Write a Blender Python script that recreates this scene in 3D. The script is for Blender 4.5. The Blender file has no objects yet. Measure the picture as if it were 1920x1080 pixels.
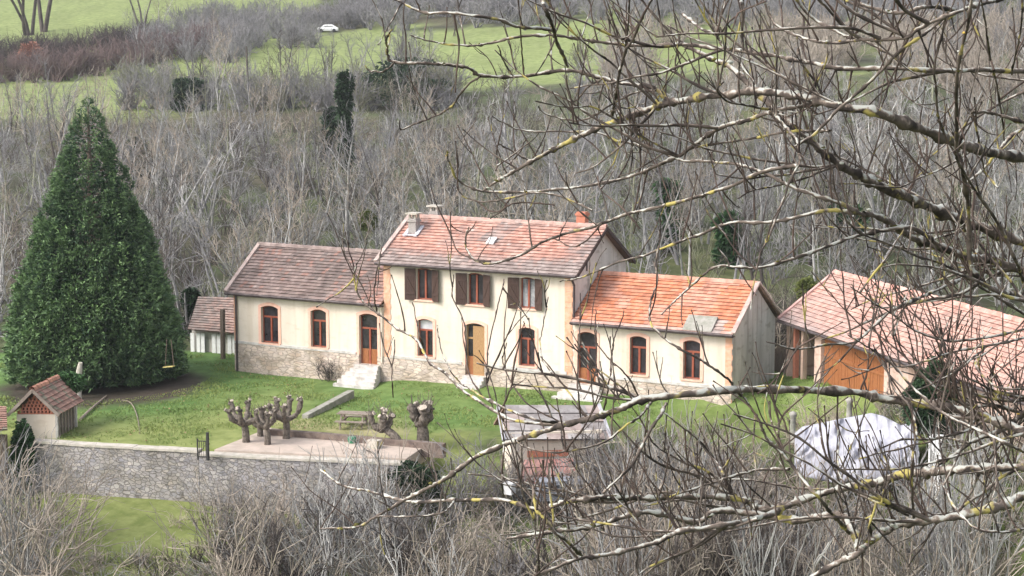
import bpy, math, random
import numpy as np
from mathutils import Vector
R_ = math.radians
rng = np.random.default_rng(7)
scn = bpy.context.scene
COL = scn.collection

# ------------------------------------------------------------------ camera
CAM = np.array([51.43, -82.28, 18.22]); PSI, TH, FPX = R_(28.055), R_(7.798), 3500.0
FW = np.array([-math.sin(PSI)*math.cos(TH), math.cos(PSI)*math.cos(TH), -math.sin(TH)])
RT = np.array([math.cos(PSI), math.sin(PSI), 0.0]); UP = np.cross(RT, FW)
FH = np.array([-math.sin(PSI), math.cos(PSI)]); RH = RT[:2]
cd = bpy.data.cameras.new("camera"); cam = bpy.data.objects.new("camera", cd); COL.objects.link(cam)
cam.location = CAM; cam.rotation_euler = (math.pi/2-TH, 0, PSI)
cd.sensor_width = 36.0; cd.lens = 36.0*FPX/1920.0; cd.clip_start = 0.5; cd.clip_end = 3000
scn.camera = cam
# ------------------------------------------------------------------ light
w = bpy.data.worlds.new("World"); scn.world = w; w.use_nodes = True
nt = w.node_tree; bg = nt.nodes["Background"]
sky = nt.nodes.new("ShaderNodeTexSky"); sky.sky_type = 'NISHITA'; sky.sun_disc = False
SUN_EL, SUN_AZ = R_(42), R_(-128)       # azimuth in the xy plane of the direction towards the sun
sky.sun_elevation = SUN_EL; sky.sun_rotation = math.pi/2 - SUN_AZ
sky.dust_density = 3.0; sky.ozone_density = 1.0; sky.air_density = 1.0
hs = nt.nodes.new("ShaderNodeHueSaturation"); hs.inputs['Saturation'].default_value = 0.35
nt.links.new(sky.outputs[0], hs.inputs['Color']); nt.links.new(hs.outputs[0], bg.inputs[0])
bg.inputs[1].default_value = 0.15
sl = bpy.data.lights.new("sun", 'SUN'); sl.energy = 1.15; sl.angle = R_(20); sl.color = (1.0, 0.95, 0.89)
so = bpy.data.objects.new("sun", sl); COL.objects.link(so)
sd = Vector((math.cos(SUN_EL)*math.cos(SUN_AZ), math.cos(SUN_EL)*math.sin(SUN_AZ), math.sin(SUN_EL)))
so.rotation_euler = sd.to_track_quat('Z', 'Y').to_euler()
vs = scn.view_settings; vs.view_transform = 'Standard'; vs.look = 'None'; vs.exposure = 1.22; vs.gamma = 1.0
scn.cycles.use_denoising = True; scn.cycles.max_bounces = 5; scn.cycles.diffuse_bounces = 3; scn.cycles.transparent_max_bounces = 6

# ------------------------------------------------------------------ coordinates
def P(u, v, s):
    """world point seen at photo pixel (u,v), s metres ahead of the camera (horizontal)"""
    d = FW*FPX + RT*(u-960) - UP*(v-540)
    return CAM + d*(s/(d[0]*FH[0]+d[1]*FH[1]))
def on_y(u, v, y=0.0):
    d = FW*FPX + RT*(u-960) - UP*(v-540)
    return CAM + d*((y-CAM[1])/d[1])
def on_z(u, v, z):
    d = FW*FPX + RT*(u-960) - UP*(v-540)
    return CAM + d*((z-CAM[2])/d[2])
def ST(x, y):
    dx, dy = x-CAM[0], y-CAM[1]
    return dx*FH[0]+dy*FH[1], dx*RH[0]+dy*RH[1]
def XY(s, t):
    return CAM[0]+FH[0]*s+RH[0]*t, CAM[1]+FH[1]*s+RH[1]*t
def PX(p):
    d = np.asarray(p, float)-CAM; z = d@FW
    return 960+FPX*(d@RT)/z, 540-FPX*(d@UP)/z

# ------------------------------------------------------------------ noise
def _h(ix, iy, seed):
    n = (ix.astype(np.int64)*374761393 + iy.astype(np.int64)*668265263 + seed*974711) & 0x7fffffff
    n = ((n ^ (n >> 13))*1274126177) & 0x7fffffff
    return ((n ^ (n >> 16)) & 0xffff)/65535.0
def vnoise(x, y, seed=0):
    x = np.asarray(x, float); y = np.asarray(y, float)
    ix, iy = np.floor(x), np.floor(y); fx, fy = x-ix, y-iy
    fx = fx*fx*(3-2*fx); fy = fy*fy*(3-2*fy)
    a = _h(ix, iy, seed); b = _h(ix+1, iy, seed); c = _h(ix, iy+1, seed); d = _h(ix+1, iy+1, seed)
    return (a*(1-fx)+b*fx)*(1-fy)+(c*(1-fx)+d*fx)*fy
def fbm(x, y, seed=0, o=4):
    r = 0; a = .5
    for i in range(o):
        r = r + a*vnoise(np.asarray(x)*2**i, np.asarray(y)*2**i, seed+i); a *= .5
    return r/(1-.5**o)

# ------------------------------------------------------------------ materials
MATS = {}
def mat(name, color, rough=.85, noise=None, scale=3., bump=0., bscale=20., attr=None, objvar=0., metallic=0., spec=.3, stretch=None):
    """noise: second colour mixed by noise; attr: vertex colour used as base"""
    if name in MATS: return MATS[name]
    m = bpy.data.materials.new(name); m.use_nodes = True; n = m.node_tree.nodes; l = m.node_tree.links
    b = n["Principled BSDF"]; b.inputs['Roughness'].default_value = rough; b.inputs['Metallic'].default_value = metallic
    b.inputs['Specular IOR Level'].default_value = spec
    tc = n.new("ShaderNodeTexCoord"); src = tc.outputs['Object']
    if stretch:
        mp = n.new("ShaderNodeMapping"); mp.inputs['Scale'].default_value = stretch; l.new(src, mp.inputs[0]); src = mp.outputs[0]
    if attr:
        a = n.new("ShaderNodeAttribute"); a.attribute_name = attr; out = a.outputs['Color']
    else:
        rgb = n.new("ShaderNodeRGB"); rgb.outputs[0].default_value = (*color, 1); out = rgb.outputs[0]
    if noise is not None:
        t = n.new("ShaderNodeTexNoise"); t.inputs['Scale'].default_value = scale; t.inputs['Detail'].default_value = 5; t.inputs['Roughness'].default_value = .65
        l.new(src, t.inputs['Vector'])
        mr = n.new("ShaderNodeMapRange"); mr.inputs[1].default_value = .38; mr.inputs[2].default_value = .64; l.new(t.outputs['Fac'], mr.inputs[0])
        mx = n.new("ShaderNodeMix"); mx.data_type = 'RGBA'; mx.inputs[7].default_value = (*noise, 1)
        if attr:
            mx.blend_type = 'MULTIPLY'
        l.new(out, mx.inputs[6]); l.new(mr.outputs[0], mx.inputs[0]); out = mx.outputs[2]
    if objvar:
        oi = n.new("ShaderNodeObjectInfo"); mr2 = n.new("ShaderNodeMapRange"); mr2.inputs[3].default_value = 1-objvar; mr2.inputs[4].default_value = 1+objvar
        l.new(oi.outputs['Random'], mr2.inputs[0]); hv = n.new("ShaderNodeHueSaturation"); l.new(mr2.outputs[0], hv.inputs['Value']); l.new(out, hv.inputs['Color']); out = hv.outputs[0]
    l.new(out, b.inputs['Base Color'])
    if bump:
        t2 = n.new("ShaderNodeTexNoise"); t2.inputs['Scale'].default_value = bscale; t2.inputs['Detail'].default_value = 4; l.new(src, t2.inputs['Vector'])
        bp = n.new("ShaderNodeBump"); bp.inputs['Strength'].default_value = bump; bp.inputs['Distance'].default_value = .05
        l.new(t2.outputs['Fac'], bp.inputs['Height']); l.new(bp.outputs[0], b.inputs['Normal'])
    MATS[name] = m; return m

def stone_mat(name, cols, mortar, scale, yscale=1.6, bump=.5, width=.06):
    """rubble masonry: voronoi cells with mortar joints"""
    if name in MATS: return MATS[name]
    m = bpy.data.materials.new(name); m.use_nodes = True; n = m.node_tree.nodes; l = m.node_tree.links
    b = n["Principled BSDF"]; b.inputs['Roughness'].default_value = .9
    tc = n.new("ShaderNodeTexCoord"); mp = n.new("ShaderNodeMapping"); mp.inputs['Scale'].default_value = (1, 1, yscale)
    nz = n.new("ShaderNodeTexNoise"); nz.inputs['Scale'].default_value = 2.5; l.new(tc.outputs['Object'], nz.inputs['Vector'])
    ad = n.new("ShaderNodeMixRGB"); ad.blend_type = 'ADD'; ad.inputs[0].default_value = .25; l.new(tc.outputs['Object'], ad.inputs[1]); l.new(nz.outputs['Color'], ad.inputs[2])
    l.new(ad.outputs[0], mp.inputs[0])
    v = n.new("ShaderNodeTexVoronoi"); v.inputs['Scale'].default_value = scale; l.new(mp.outputs[0], v.inputs['Vector'])
    v2 = n.new("ShaderNodeTexVoronoi"); v2.feature = 'DISTANCE_TO_EDGE'; v2.inputs['Scale'].default_value = scale; l.new(mp.outputs[0], v2.inputs['Vector'])
    sp = n.new("ShaderNodeSeparateColor"); l.new(v.outputs['Color'], sp.inputs[0])
    cr = n.new("ShaderNodeValToRGB"); cr.color_ramp.interpolation = 'LINEAR'
    e = cr.color_ramp.elements; e[0].color = (*cols[0], 1); e[1].color = (*cols[-1], 1)
    for i, c in enumerate(cols[1:-1]):
        x = e.new((i+1)/(len(cols)-1)); x.color = (*c, 1)
    l.new(sp.outputs[0], cr.inputs[0])
    mr = n.new("ShaderNodeMapRange"); mr.inputs[1].default_value = width*.3; mr.inputs[2].default_value = width; l.new(v2.outputs['Distance'], mr.inputs[0])
    mx = n.new("ShaderNodeMix"); mx.data_type = 'RGBA'; mx.inputs[6].default_value = (*mortar, 1); l.new(mr.outputs[0], mx.inputs[0]); l.new(cr.outputs[0], mx.inputs[7])
    t = n.new("ShaderNodeTexNoise"); t.inputs['Scale'].default_value = 1.3; t.inputs['Detail'].default_value = 6; l.new(tc.outputs['Object'], t.inputs['Vector'])
    m2 = n.new("ShaderNodeMix"); m2.data_type = 'RGBA'; m2.blend_type = 'MULTIPLY'; m2.inputs[7].default_value = (.72, .71, .66, 1)
    r3 = n.new("ShaderNodeMapRange"); r3.inputs[1].default_value = .42; r3.inputs[2].default_value = .62; l.new(t.outputs['Fac'], r3.inputs[0]); l.new(r3.outputs[0], m2.inputs[0])
    l.new(mx.outputs[2], m2.inputs[6]); l.new(m2.outputs[2], b.inputs['Base Color'])
    bp = n.new("ShaderNodeBump"); bp.inputs['Strength'].default_value = bump; bp.inputs['Distance'].default_value = .06; l.new(mr.outputs[0], bp.inputs['Height']); l.new(bp.outputs[0], b.inputs['Normal'])
    MATS[name] = m; return m

def leafmat(name, c1, c2):
    if name in MATS: return MATS[name]
    m = bpy.data.materials.new(name); m.use_nodes = True; n = m.node_tree.nodes; l = m.node_tree.links
    b = n["Principled BSDF"]; b.inputs['Roughness'].default_value = .6; b.inputs['Specular IOR Level'].default_value = .25
    a = n.new("ShaderNodeAttribute"); a.attribute_name = 'Col'
    sp = n.new("ShaderNodeSeparateColor"); l.new(a.outputs['Color'], sp.inputs[0])
    mx = n.new("ShaderNodeMix"); mx.data_type = 'RGBA'; mx.inputs[6].default_value = (*c1, 1); mx.inputs[7].default_value = (*c2, 1)
    l.new(sp.outputs[0], mx.inputs[0]); l.new(mx.outputs[2], b.inputs['Base Color'])
    MATS[name] = m; return m

M = dict(
 plaster=mat('cream_plaster', (.70, .62, .53), .9, (.62, .54, .45), .5, .2, 9, stretch=(1.2, 1.2, .45)),
 plaster_grey=mat('weathered_shaded_plaster', (.60, .565, .53), .9, (.43, .41, .385), .7, .25, 8, stretch=(1.2, 1.2, .4)),  # greyer than the front: gable shade painted into the colour, plus weathering
 surround=mat('pink_brick_surround', (.72, .42, .32), .85, (.76, .50, .40), 5, .2, 18),
 quoin=mat('orange_brick_quoin', (.62, .32, .20), .85, (.68, .44, .32), 3.5, .3, 18),
 redwood=mat('red_brown_joinery', (.24, .06, .035), .5, (.30, .09, .05), 6),
 orangewood=mat('varnished_orange_wood', (.34, .135, .05), .5, (.22, .08, .035), 8, .1, 30, stretch=(6, 6, 1)),
 honeywood=mat('honey_wood', (.42, .26, .12), .55, (.27, .15, .07), 8, .1, 30, stretch=(7, 7, 1)),
 shutter=mat('dark_brown_shutter', (.05, .028, .022), .6, (.085, .05, .04), 9, .1, 30, stretch=(9, 9, 1)),
 glass=mat('dark_window_glass', (.018, .017, .018), .12, (.05, .045, .05), 2.0, spec=.6),
 greyish_pane=mat('pale_grey_pane', (.34, .35, .36), .5, (.10, .10, .11), 2.5),  # flat paler grey pane for the third upper window
 blind=mat('pale_window_blind', (.55, .55, .56), .8, (.42, .42, .45), 4),
 zinc=mat('dark_zinc', (.06, .045, .045), .5, (.11, .09, .09), 3, metallic=.3),
 stonewhite=mat('pale_step_stone', (.60, .57, .54), .85, (.44, .42, .40), 3, .3, 14),
 concrete=mat('weathered_concrete', (.34, .32, .29), .9, (.22, .22, .18), 3, .4, 16),
 coping=mat('pale_coping_stone', (.52, .47, .42), .9, (.36, .34, .28), 2.5, .4, 12),
 paving=mat('sandy_paving', (.50, .41, .35), .9, (.38, .32, .27), 1.5, .3, 10),
 darkwood=mat('dark_weathered_wood', (.10, .075, .06), .85, (.18, .14, .11), 7, .3, 25, stretch=(5, 5, 1)),
 oldwood=mat('grey_weathered_wood', (.30, .25, .21), .85, (.20, .16, .13), 6, .3, 25),
 tiles=mat('roof_tiles', (1, 1, 1), .85, (.66, .62, .62), 2.2, .35, 14, attr='Col'),
 lead=mat('pale_lead_flashing', (.62, .62, .66), .5, (.50, .50, .55), 5),
 chimney=mat('grey_chimney_stone', (.36, .33, .31), .9, (.26, .24, .22), 5, .4, 16),
 brick=mat('red_brick', (.50, .19, .12), .85, (.40, .16, .11), 9, .4, 20),
 barnwall=mat('pink_beige_render', (.62, .46, .38), .9, (.50, .36, .30), 1.6, .4, 10),
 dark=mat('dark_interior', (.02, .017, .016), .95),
 tarp=mat('white_sheeting', (.42, .42, .47), .65, (.28, .28, .325), 1.1, .6, 5),
 metal=mat('dark_metal', (.05, .05, .05), .5, metallic=.5),
 white=mat('white_paint', (.8, .8, .8), .4, (.7, .7, .7), 5),
 pollard=mat('pollard_bark', (.075, .06, .05), .9, (.21, .18, .15), 9, .6, 20),
 cut=mat('pale_cut_wood', (.52, .45, .38), .8, (.36, .30, .25), 8),
)
def streaks(m, col, amt):
    n = m.node_tree.nodes; l = m.node_tree.links; b = n["Principled BSDF"]; src = b.inputs['Base Color'].links[0].from_socket
    tc = n.new("ShaderNodeTexCoord"); out = src
    for sc, st, lo, hi in ((1.0, (2.6, 2.6, .22), .50, .68), (3.0, (.5, .5, 1.2), .56, .70)):
        mp = n.new("ShaderNodeMapping"); mp.inputs['Scale'].default_value = st; l.new(tc.outputs['Object'], mp.inputs[0])
        t = n.new("ShaderNodeTexNoise"); t.inputs['Scale'].default_value = sc; t.inputs['Detail'].default_value = 6; l.new(mp.outputs[0], t.inputs['Vector'])
        mr = n.new("ShaderNodeMapRange"); mr.inputs[1].default_value = lo; mr.inputs[2].default_value = hi; mr.inputs[4].default_value = amt; l.new(t.outputs['Fac'], mr.inputs[0])
        mx = n.new("ShaderNodeMix"); mx.data_type = 'RGBA'; mx.blend_type = 'MULTIPLY'; mx.inputs[7].default_value = (*col, 1); l.new(mr.outputs[0], mx.inputs[0]); l.new(out, mx.inputs[6]); out = mx.outputs[2]
    l.new(out, b.inputs['Base Color'])
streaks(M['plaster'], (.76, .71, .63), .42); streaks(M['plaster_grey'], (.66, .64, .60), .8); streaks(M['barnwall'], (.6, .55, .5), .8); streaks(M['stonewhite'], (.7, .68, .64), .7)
stone_school = stone_mat('school_plinth_stone', [(.60, .47, .39), (.50, .42, .37), (.68, .56, .47), (.54, .45, .40)], (.40, .34, .29), 2.6, 2.8, .6, .09)
stone_wall = stone_mat('retaining_wall_stone', [(.24, .23, .245), (.35, .325, .32), (.42, .39, .37), (.28, .27, .29), (.48, .43, .40)], (.22, .20, .19), 4.2, 1.7, .9)

# ------------------------------------------------------------------ geometry helpers
def mesh_np(name, V, F, col=None, smooth=False):
    """V (n,3), F (m,4) or (m,3)"""
    V = np.asarray(V, np.float32); F = np.asarray(F, np.int32)
    me = bpy.data.meshes.new(name); k = F.shape[1]
    me.vertices.add(len(V)); me.vertices.foreach_set('co', V.ravel())
    me.loops.add(F.size); me.loops.foreach_set('vertex_index', F.ravel())
    me.polygons.add(len(F)); me.polygons.foreach_set('loop_start', np.arange(0, F.size, k, dtype=np.int32))
    me.polygons.foreach_set('loop_total', np.full(len(F), k, np.int32))
    if smooth: me.polygons.foreach_set('use_smooth', np.ones(len(F), bool))
    me.update(calc_edges=True)
    if col is not None:
        c = np.ones((len(V), 4), np.float32); c[:, :3] = col
        a = me.color_attributes.new('Col', 'FLOAT_COLOR', 'POINT'); a.data.foreach_set('color', c.ravel())
    return me
class G:
    """mesh collector of polygons"""
    def __init__(s): s.v = []; s.f = []; s.c = []
    def poly(s, pts, col=(1, 1, 1)):
        i = len(s.v); s.v += [tuple(map(float, p)) for p in pts]; s.c += [col]*len(pts); s.f.append(tuple(range(i, i+len(pts))))
    def box(s, a, b, col=(1, 1, 1)):
        x0, y0, z0 = a; x1, y1, z1 = b; i = len(s.v)
        s.v += [(x0,y0,z0),(x1,y0,z0),(x1,y1,z0),(x0,y1,z0),(x0,y0,z1),(x1,y0,z1),(x1,y1,z1),(x0,y1,z1)]; s.c += [col]*8
        for q in ((0,3,2,1),(4,5,6,7),(0,1,5,4),(1,2,6,5),(2,3,7,6),(3,0,4,7)): s.f.append(tuple(i+k for k in q))
    def obox(s, o, ax, ay, az, col=(1, 1, 1)):
        """box from origin o along three edge vectors"""
        o, ax, ay, az = map(lambda q: np.asarray(q, float), (o, ax, ay, az)); i = len(s.v)
        for p in (o, o+ax, o+ax+ay, o+ay, o+az, o+ax+az, o+ax+ay+az, o+ay+az): s.v.append(tuple(p))
        s.c += [col]*8
        for q in ((0,3,2,1),(4,5,6,7),(0,1,5,4),(1,2,6,5),(2,3,7,6),(3,0,4,7)): s.f.append(tuple(i+k for k in q))
    def bar(s, p, q, wd, ht=None, up=(0, 0, 1), col=(1, 1, 1)):
        p, q = np.asarray(p, float), np.asarray(q, float); ht = ht or wd; d = q-p; L = np.linalg.norm(d); d = d/L
        u = np.asarray(up, float); r = np.cross(d, u)
        if np.linalg.norm(r) < 1e-3: r = np.cross(d, (1, 0, 0))
        r /= np.linalg.norm(r); u = np.cross(r, d)
        s.obox(p-r*wd/2-u*ht/2, d*L, r*wd, u*ht, col)
    def tube(s, pts, rad, k=8, col=(1, 1, 1), cap=True):
        V, F = tube(np.asarray(pts, float), np.asarray(rad, float)*np.ones(len(pts)), k); i = len(s.v)
        s.v += [tuple(x) for x in V]; s.c += [col]*len(V); s.f += [tuple(int(a)+i for a in f) for f in F]
        if cap: s.f.append(tuple(i+a for a in range(k))); s.f.append(tuple(i+len(V)-k+a for a in range(k)))
    def me(s, name, smooth=False):
        me = bpy.data.meshes.new(name); me.from_pydata(s.v, [], s.f); me.update()
        a = me.color_attributes.new('Col', 'FLOAT_COLOR', 'POINT'); c = np.ones((len(s.v), 4), np.float32); c[:, :3] = np.array(s.c)
        a.data.foreach_set('color', c.ravel())
        if smooth: me.polygons.foreach_set('use_smooth', np.ones(len(s.f), bool))
        return me
def tube(p, r, k):
    n = len(p); t = np.gradient(p, axis=0); t /= np.linalg.norm(t, axis=1)[:, None]+1e-9
    ref = np.array([.3, .2, .93]) if abs(t[:, 2]).mean() < .8 else np.array([.9, .35, .1])
    a = np.cross(t, ref); a /= np.linalg.norm(a, axis=1)[:, None]+1e-9; b = np.cross(t, a)
    th = np.arange(k)*2*math.pi/k
    V = p[:, None, :] + r[:, None, None]*(a[:, None, :]*np.cos(th)[None, :, None] + b[:, None, :]*np.sin(th)[None, :, None])
    i = np.arange(n-1)[:, None]*k; j = np.arange(k)[None, :]; j2 = (j+1) % k
    F = np.stack([i+j, i+j2, i+k+j2, i+k+j], -1).reshape(-1, 4)
    return V.reshape(-1, 3), F
class T:
    """collector of tubes (all quads)"""
    def __init__(s): s.V = []; s.F = []; s.n = 0; s.C = []
    def add(s, p, r, k=3, c=0.):
        V, F = tube(np.asarray(p, float), np.asarray(r, float)*np.ones(len(p)), k); s.V.append(V); s.F.append(F+s.n); s.n += len(V); s.C.append(np.full(len(V), c))
    def arr(s): return np.concatenate(s.V), np.concatenate(s.F), np.concatenate(s.C)
    def me(s, name, smooth=False):
        V, F, c = s.arr(); return mesh_np(name, V, F, np.repeat(c[:, None], 3, 1), smooth)
def obj(name, me, m, parent=None, **kw):
    o = bpy.data.objects.new(name, me); COL.objects.link(o)
    if m is not None and me is not None and not me.materials: me.materials.append(m)
    if parent: o.parent = parent
    for k, v in kw.items(): o[k] = v
    return o
def thing(name, label, cat, loc=(0, 0, 0), group=None):
    o = bpy.data.objects.new(name, None); COL.objects.link(o); o.location = loc; o.empty_display_size = .3
    o['label'] = label; o['category'] = cat
    if group: o['group'] = group
    return o
def tag(o, label, cat, group=None):
    o['label'] = label; o['category'] = cat
    if group: o['group'] = group
    return o
def smoothline(pts, n=4):
    p = np.asarray(pts, float)
    if len(p) < 3: return np.array([p[0]*(1-t)+p[-1]*t for t in np.linspace(0, 1, n+1)])
    q = np.vstack([2*p[0]-p[1], p, 2*p[-1]-p[-2]]); out = []
    for i in range(1, len(q)-2):
        for t in np.arange(n)/n:
            a, b, c, d = q[i-1], q[i], q[i+1], q[i+2]
            out.append(.5*((2*b)+(-a+c)*t+(2*a-5*b+4*c-d)*t*t+(-a+3*b-3*c+d)*t**3))
    out.append(p[-1]); return np.array(out)

# ------------------------------------------------------------------ terrain
_sx, _tx = ST(np.array([-9.69, 0, 11, 19.4]), np.zeros(4))
def sfac(t): return np.interp(t, _tx[::1], _sx[::1])           # where the school front stands
def zh(t): return np.interp(t, [-30, -15, -7.5, -5.5, 3, 10.5, 30], [-.45, -.27, -.2, .2, .45, .85, 1.2])
def swall(t): t = np.asarray(t); return 82.4-(t+13.4)*.2 + np.clip((t+5.6)/2.5, 0, 1)*(6.0+np.clip(t, 0, 12)*.35) - np.clip((t-11.5)*2.2, 0, 6)
def H(s, t):
    s = np.asarray(s, float); t = np.asarray(t, float)
    sw = swall(t); sf = sfac(t); zf = zh(t)
    front = -.4 + np.clip((t+5)/15, 0, 1)*.35
    k = np.clip((s-sw)/(sf-sw), 0, 1); up = front*(1-k)+zf*k
    low = np.interp(s, [0, 3, 12, 25, 40, 48, 58, 66, 74, 82, 200], [15, 13.2, 8.5, 1.5, -6.5, -8, -6.2, -4.6, -3.6, -2.6, -2.6])
    wd = np.where(t < -5.5, .5, .5+np.clip((t+5.5)/3, 0, 1)*10)
    b = np.clip((s-(sw-wd))/wd, 0, 1); b = b*b*(3-2*b)
    z = low*(1-b)+up*b
    back = np.interp(s, [0, 104, 108, 115, 130, 150, 165, 190, 220, 260, 300, 330, 400, 600, 1200], [0, 0, .0, .6, 2.6, 4.3, 5.5, 7, 10.5, 13, 17, 20, 30, 66, 180])
    back = back + np.clip((s-112)/30, 0, 1)*(fbm(s/28+3, t/30+7, 3)-.5)*3.0*np.clip((260-s)/60, .25, 1) + np.clip((s-120)/80, 0, 1)*t*.018
    z = z + np.where(s > 104, back*1.0, 0)
    ab = (t-13.13)*.301-(s-91)*.954; db = -((t-13.13)*.954+(s-91)*.301)        # the apron along the barn front
    ap = 1.35+.075*np.clip(ab, 0, 14)-np.clip(db, 0, 20)*1.2; z = np.where((ab > -3) & (ab < 28) & (db > -8) & (db < 6), np.maximum(z, ap-np.clip(-ab, 0, 9)*.4), z)
    z = z + (fbm(s/3.1, t/3.3, 11)-.5)*.16*np.clip(np.abs(s-88)/12, .3, 1)
    return z
def HX(x, y): s, t = ST(x, y); return float(H(s, t))
def ground(u, v, s0=60, s1=420):
    """first terrain point seen at the pixel"""
    s = np.arange(s0, s1, .25)
    d = FW*FPX + RT*(u-960) - UP*(v-540); k = s/(d[0]*FH[0]+d[1]*FH[1])
    q = CAM[None]+d[None]*k[:, None]; ss, tt = ST(q[:, 0], q[:, 1]); hh = H(ss, tt)
    i = np.argmax(q[:, 2] < hh); return q[i], s[i]
S = np.unique(np.concatenate([np.arange(-6, 60, 3), np.arange(60, 79, 1.), np.arange(79, 86, .25), np.arange(86, 116, .8), np.arange(116, 240, 2.5), np.arange(240, 420, 5), np.arange(420, 1250, 40)]))
Q = np.linspace(-.62, .62, 260)
SS, QQ = np.meshgrid(S, Q, indexing='ij'); TT = QQ*(SS+45)
XX, YY = XY(SS, TT); ZZ = H(SS, TT)
V = np.stack([XX, YY, ZZ], -1).reshape(-1, 3); nq = len(Q)
i = np.arange(len(S)-1)[:, None]*nq; j = np.arange(nq-1)[None]
F = np.stack([i+j, i+j+1, i+nq+j+1, i+nq+j], -1).reshape(-1, 4)
nlow = fbm(SS/14, TT/12, 5); n2 = fbm(SS/2.2, TT/2.5, 9)
lawn = np.array([.105, .185, .048]); lawny = np.array([.225, .255, .085]); meadow = np.array([.215, .25, .095]); wood = np.array([.062, .060, .038]); rough = np.array([.15, .19, .06]); soil = np.array([.06, .045, .035])
C = np.zeros(SS.shape+(3,)); C[:] = wood
def mixc(C, c, m): return C*(1-m[..., None])+c*m[..., None]
isup = (SS > swall(TT)) & (SS < 108)
C = mixc(C, np.array([.085, .10, .045]), (n2 > .52)*(~isup)*.9); C = mixc(C, np.array([.12, .095, .07]), (nlow > .58)*(~isup)*.6)
lm = np.clip((nlow-.35)*3.0 + np.clip((90-SS)/12, -.6, .6), 0, 1)
C = np.where(isup[..., None], lawn*(1-lm[..., None])+lawny*lm[..., None], C)
C = mixc(C, rough, ((SS <= swall(TT)) & (n2 < .60))*.9)
C = mixc(C, lawny*.85, ((SS <= swall(TT)) & (SS > 72) & ((TT < -9.5) | ((TT > -7) & (TT < 4))) & (nlow > .36))*1.0)
mead = np.clip((SS-np.interp(TT, [-42, -30, 0, 20], [212, 220, 222, 226])+14*(nlow-.5))/8, 0, 1)*np.clip((322+60*(nlow-.5)-SS)/6, 0, 1)
mead = np.maximum(mead, np.clip((SS-250)/8, 0, 1)*(TT < -38))
mead = mead*np.clip((44-TT)/14+ (nlow-.5)*6, 0, 1)
C = mixc(C, meadow*(.8+.5*n2[..., None]), mead)
mead2 = ((nlow > .52) & (SS > 118) & (SS < 420))*.55*(TT > 5); C = mixc(C, meadow*.7, mead2*(1-mead))
# bare dark soil under the conifer
xc, yc = XY(97.0, -21.6); dd = np.hypot(XX-xc, YY-yc); C = mixc(C, soil, np.clip((6.2-dd)/1.2 + (n2-.5)*1.5, 0, 1)*isup)
# a worn sandy patch at the table and terrace
for (u, v, s, r_) in ((700, 806, 86, 2.6), (560, 800, 86, 2.2)):
    p, _ = ground(u, v); dd = np.hypot(XX-p[0], (YY-p[1])*1.2); C = mixc(C, np.array([.36, .30, .18]), np.clip((r_-dd)/1.5+(n2-.5), 0, 1)*.7)
me = mesh_np('ground', V, F, C.reshape(-1, 3), True)
gm = mat('ground_cover', (1, 1, 1), .95, (.60, .66, .50), 1.1, .7, 5, attr='Col')
obj('ground', me, gm, kind='structure')

def part(name, g, m, root, smooth=False, **kw):
    """child mesh given in world coordinates; root is a thing (Empty) or another part"""
    me = g.me(name, smooth) if hasattr(g, 'me') else g
    o = obj(name, me, m, root, **kw)
    if root.type == 'EMPTY': o.location = -root.location
    return o
# ------------------------------------------------------------------ tiled roofs
def lerp3(a, b, t): return tuple(a[i]*(1-t)+b[i]*t for i in range(3))
def roof_slope(g, e0, e1, r1, r0, pal, tw=.22, th=.255, thick=.06, seed=0):
    """overlapping courses of tiles between the eave e0-e1 and the ridge r0-r1"""
    e0, e1, r0, r1 = map(lambda q: np.asarray(q, float), (e0, e1, r0, r1))
    rs = np.random.default_rng(seed)
    nv = max(3, int(round(np.linalg.norm(r0-e0)/th))); nu = max(2, int(round(np.linalg.norm(e1-e0)/tw)))
    nrm = np.cross(e1-e0, r0-e0); nrm /= np.linalg.norm(nrm); nrm *= np.sign(nrm[2])
    for j in range(nv):
        v0, v1 = j/nv, (j+1)/nv
        for i in range(nu):
            off = .5/nu if j % 2 else 0
            u0, u1 = max(0, i/nu-off), min(1, (i+1)/nu-off) if not (j % 2 and i == nu-1) else 1
            q = lambda u, v: (e0*(1-u)+e1*u)*(1-v)+(r0*(1-u)+r1*u)*v
            dz = rs.normal(0, .008)
            lo = nrm*(.062+dz); hi = nrm*(.012+dz*.4)
            c = pal((u0+u1)/2, (v0+v1)/2, rs)
            a, b, d, e = q(u0, v0)+lo, q(u1, v0)+lo, q(u1, v1)+hi, q(u0, v1)+hi
            g.poly([a, b, d, e], c)
            g.poly([q(u0, v0)-nrm*.005, q(u1, v0)-nrm*.005, b, a], tuple(x*.5 for x in c))
    # underside slab
    g.poly([e0-nrm*.03, r0-nrm*.03, r1-nrm*.03, e1-nrm*.03], (.2, .14, .1))
    g.poly([e0-nrm*.03, e0+nrm*.05, r0+nrm*.05, r0-nrm*.03], (.3, .2, .16)); g.poly([e1-nrm*.03, r1-nrm*.03, r1+nrm*.05, e1+nrm*.05], (.3, .2, .16))
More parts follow.
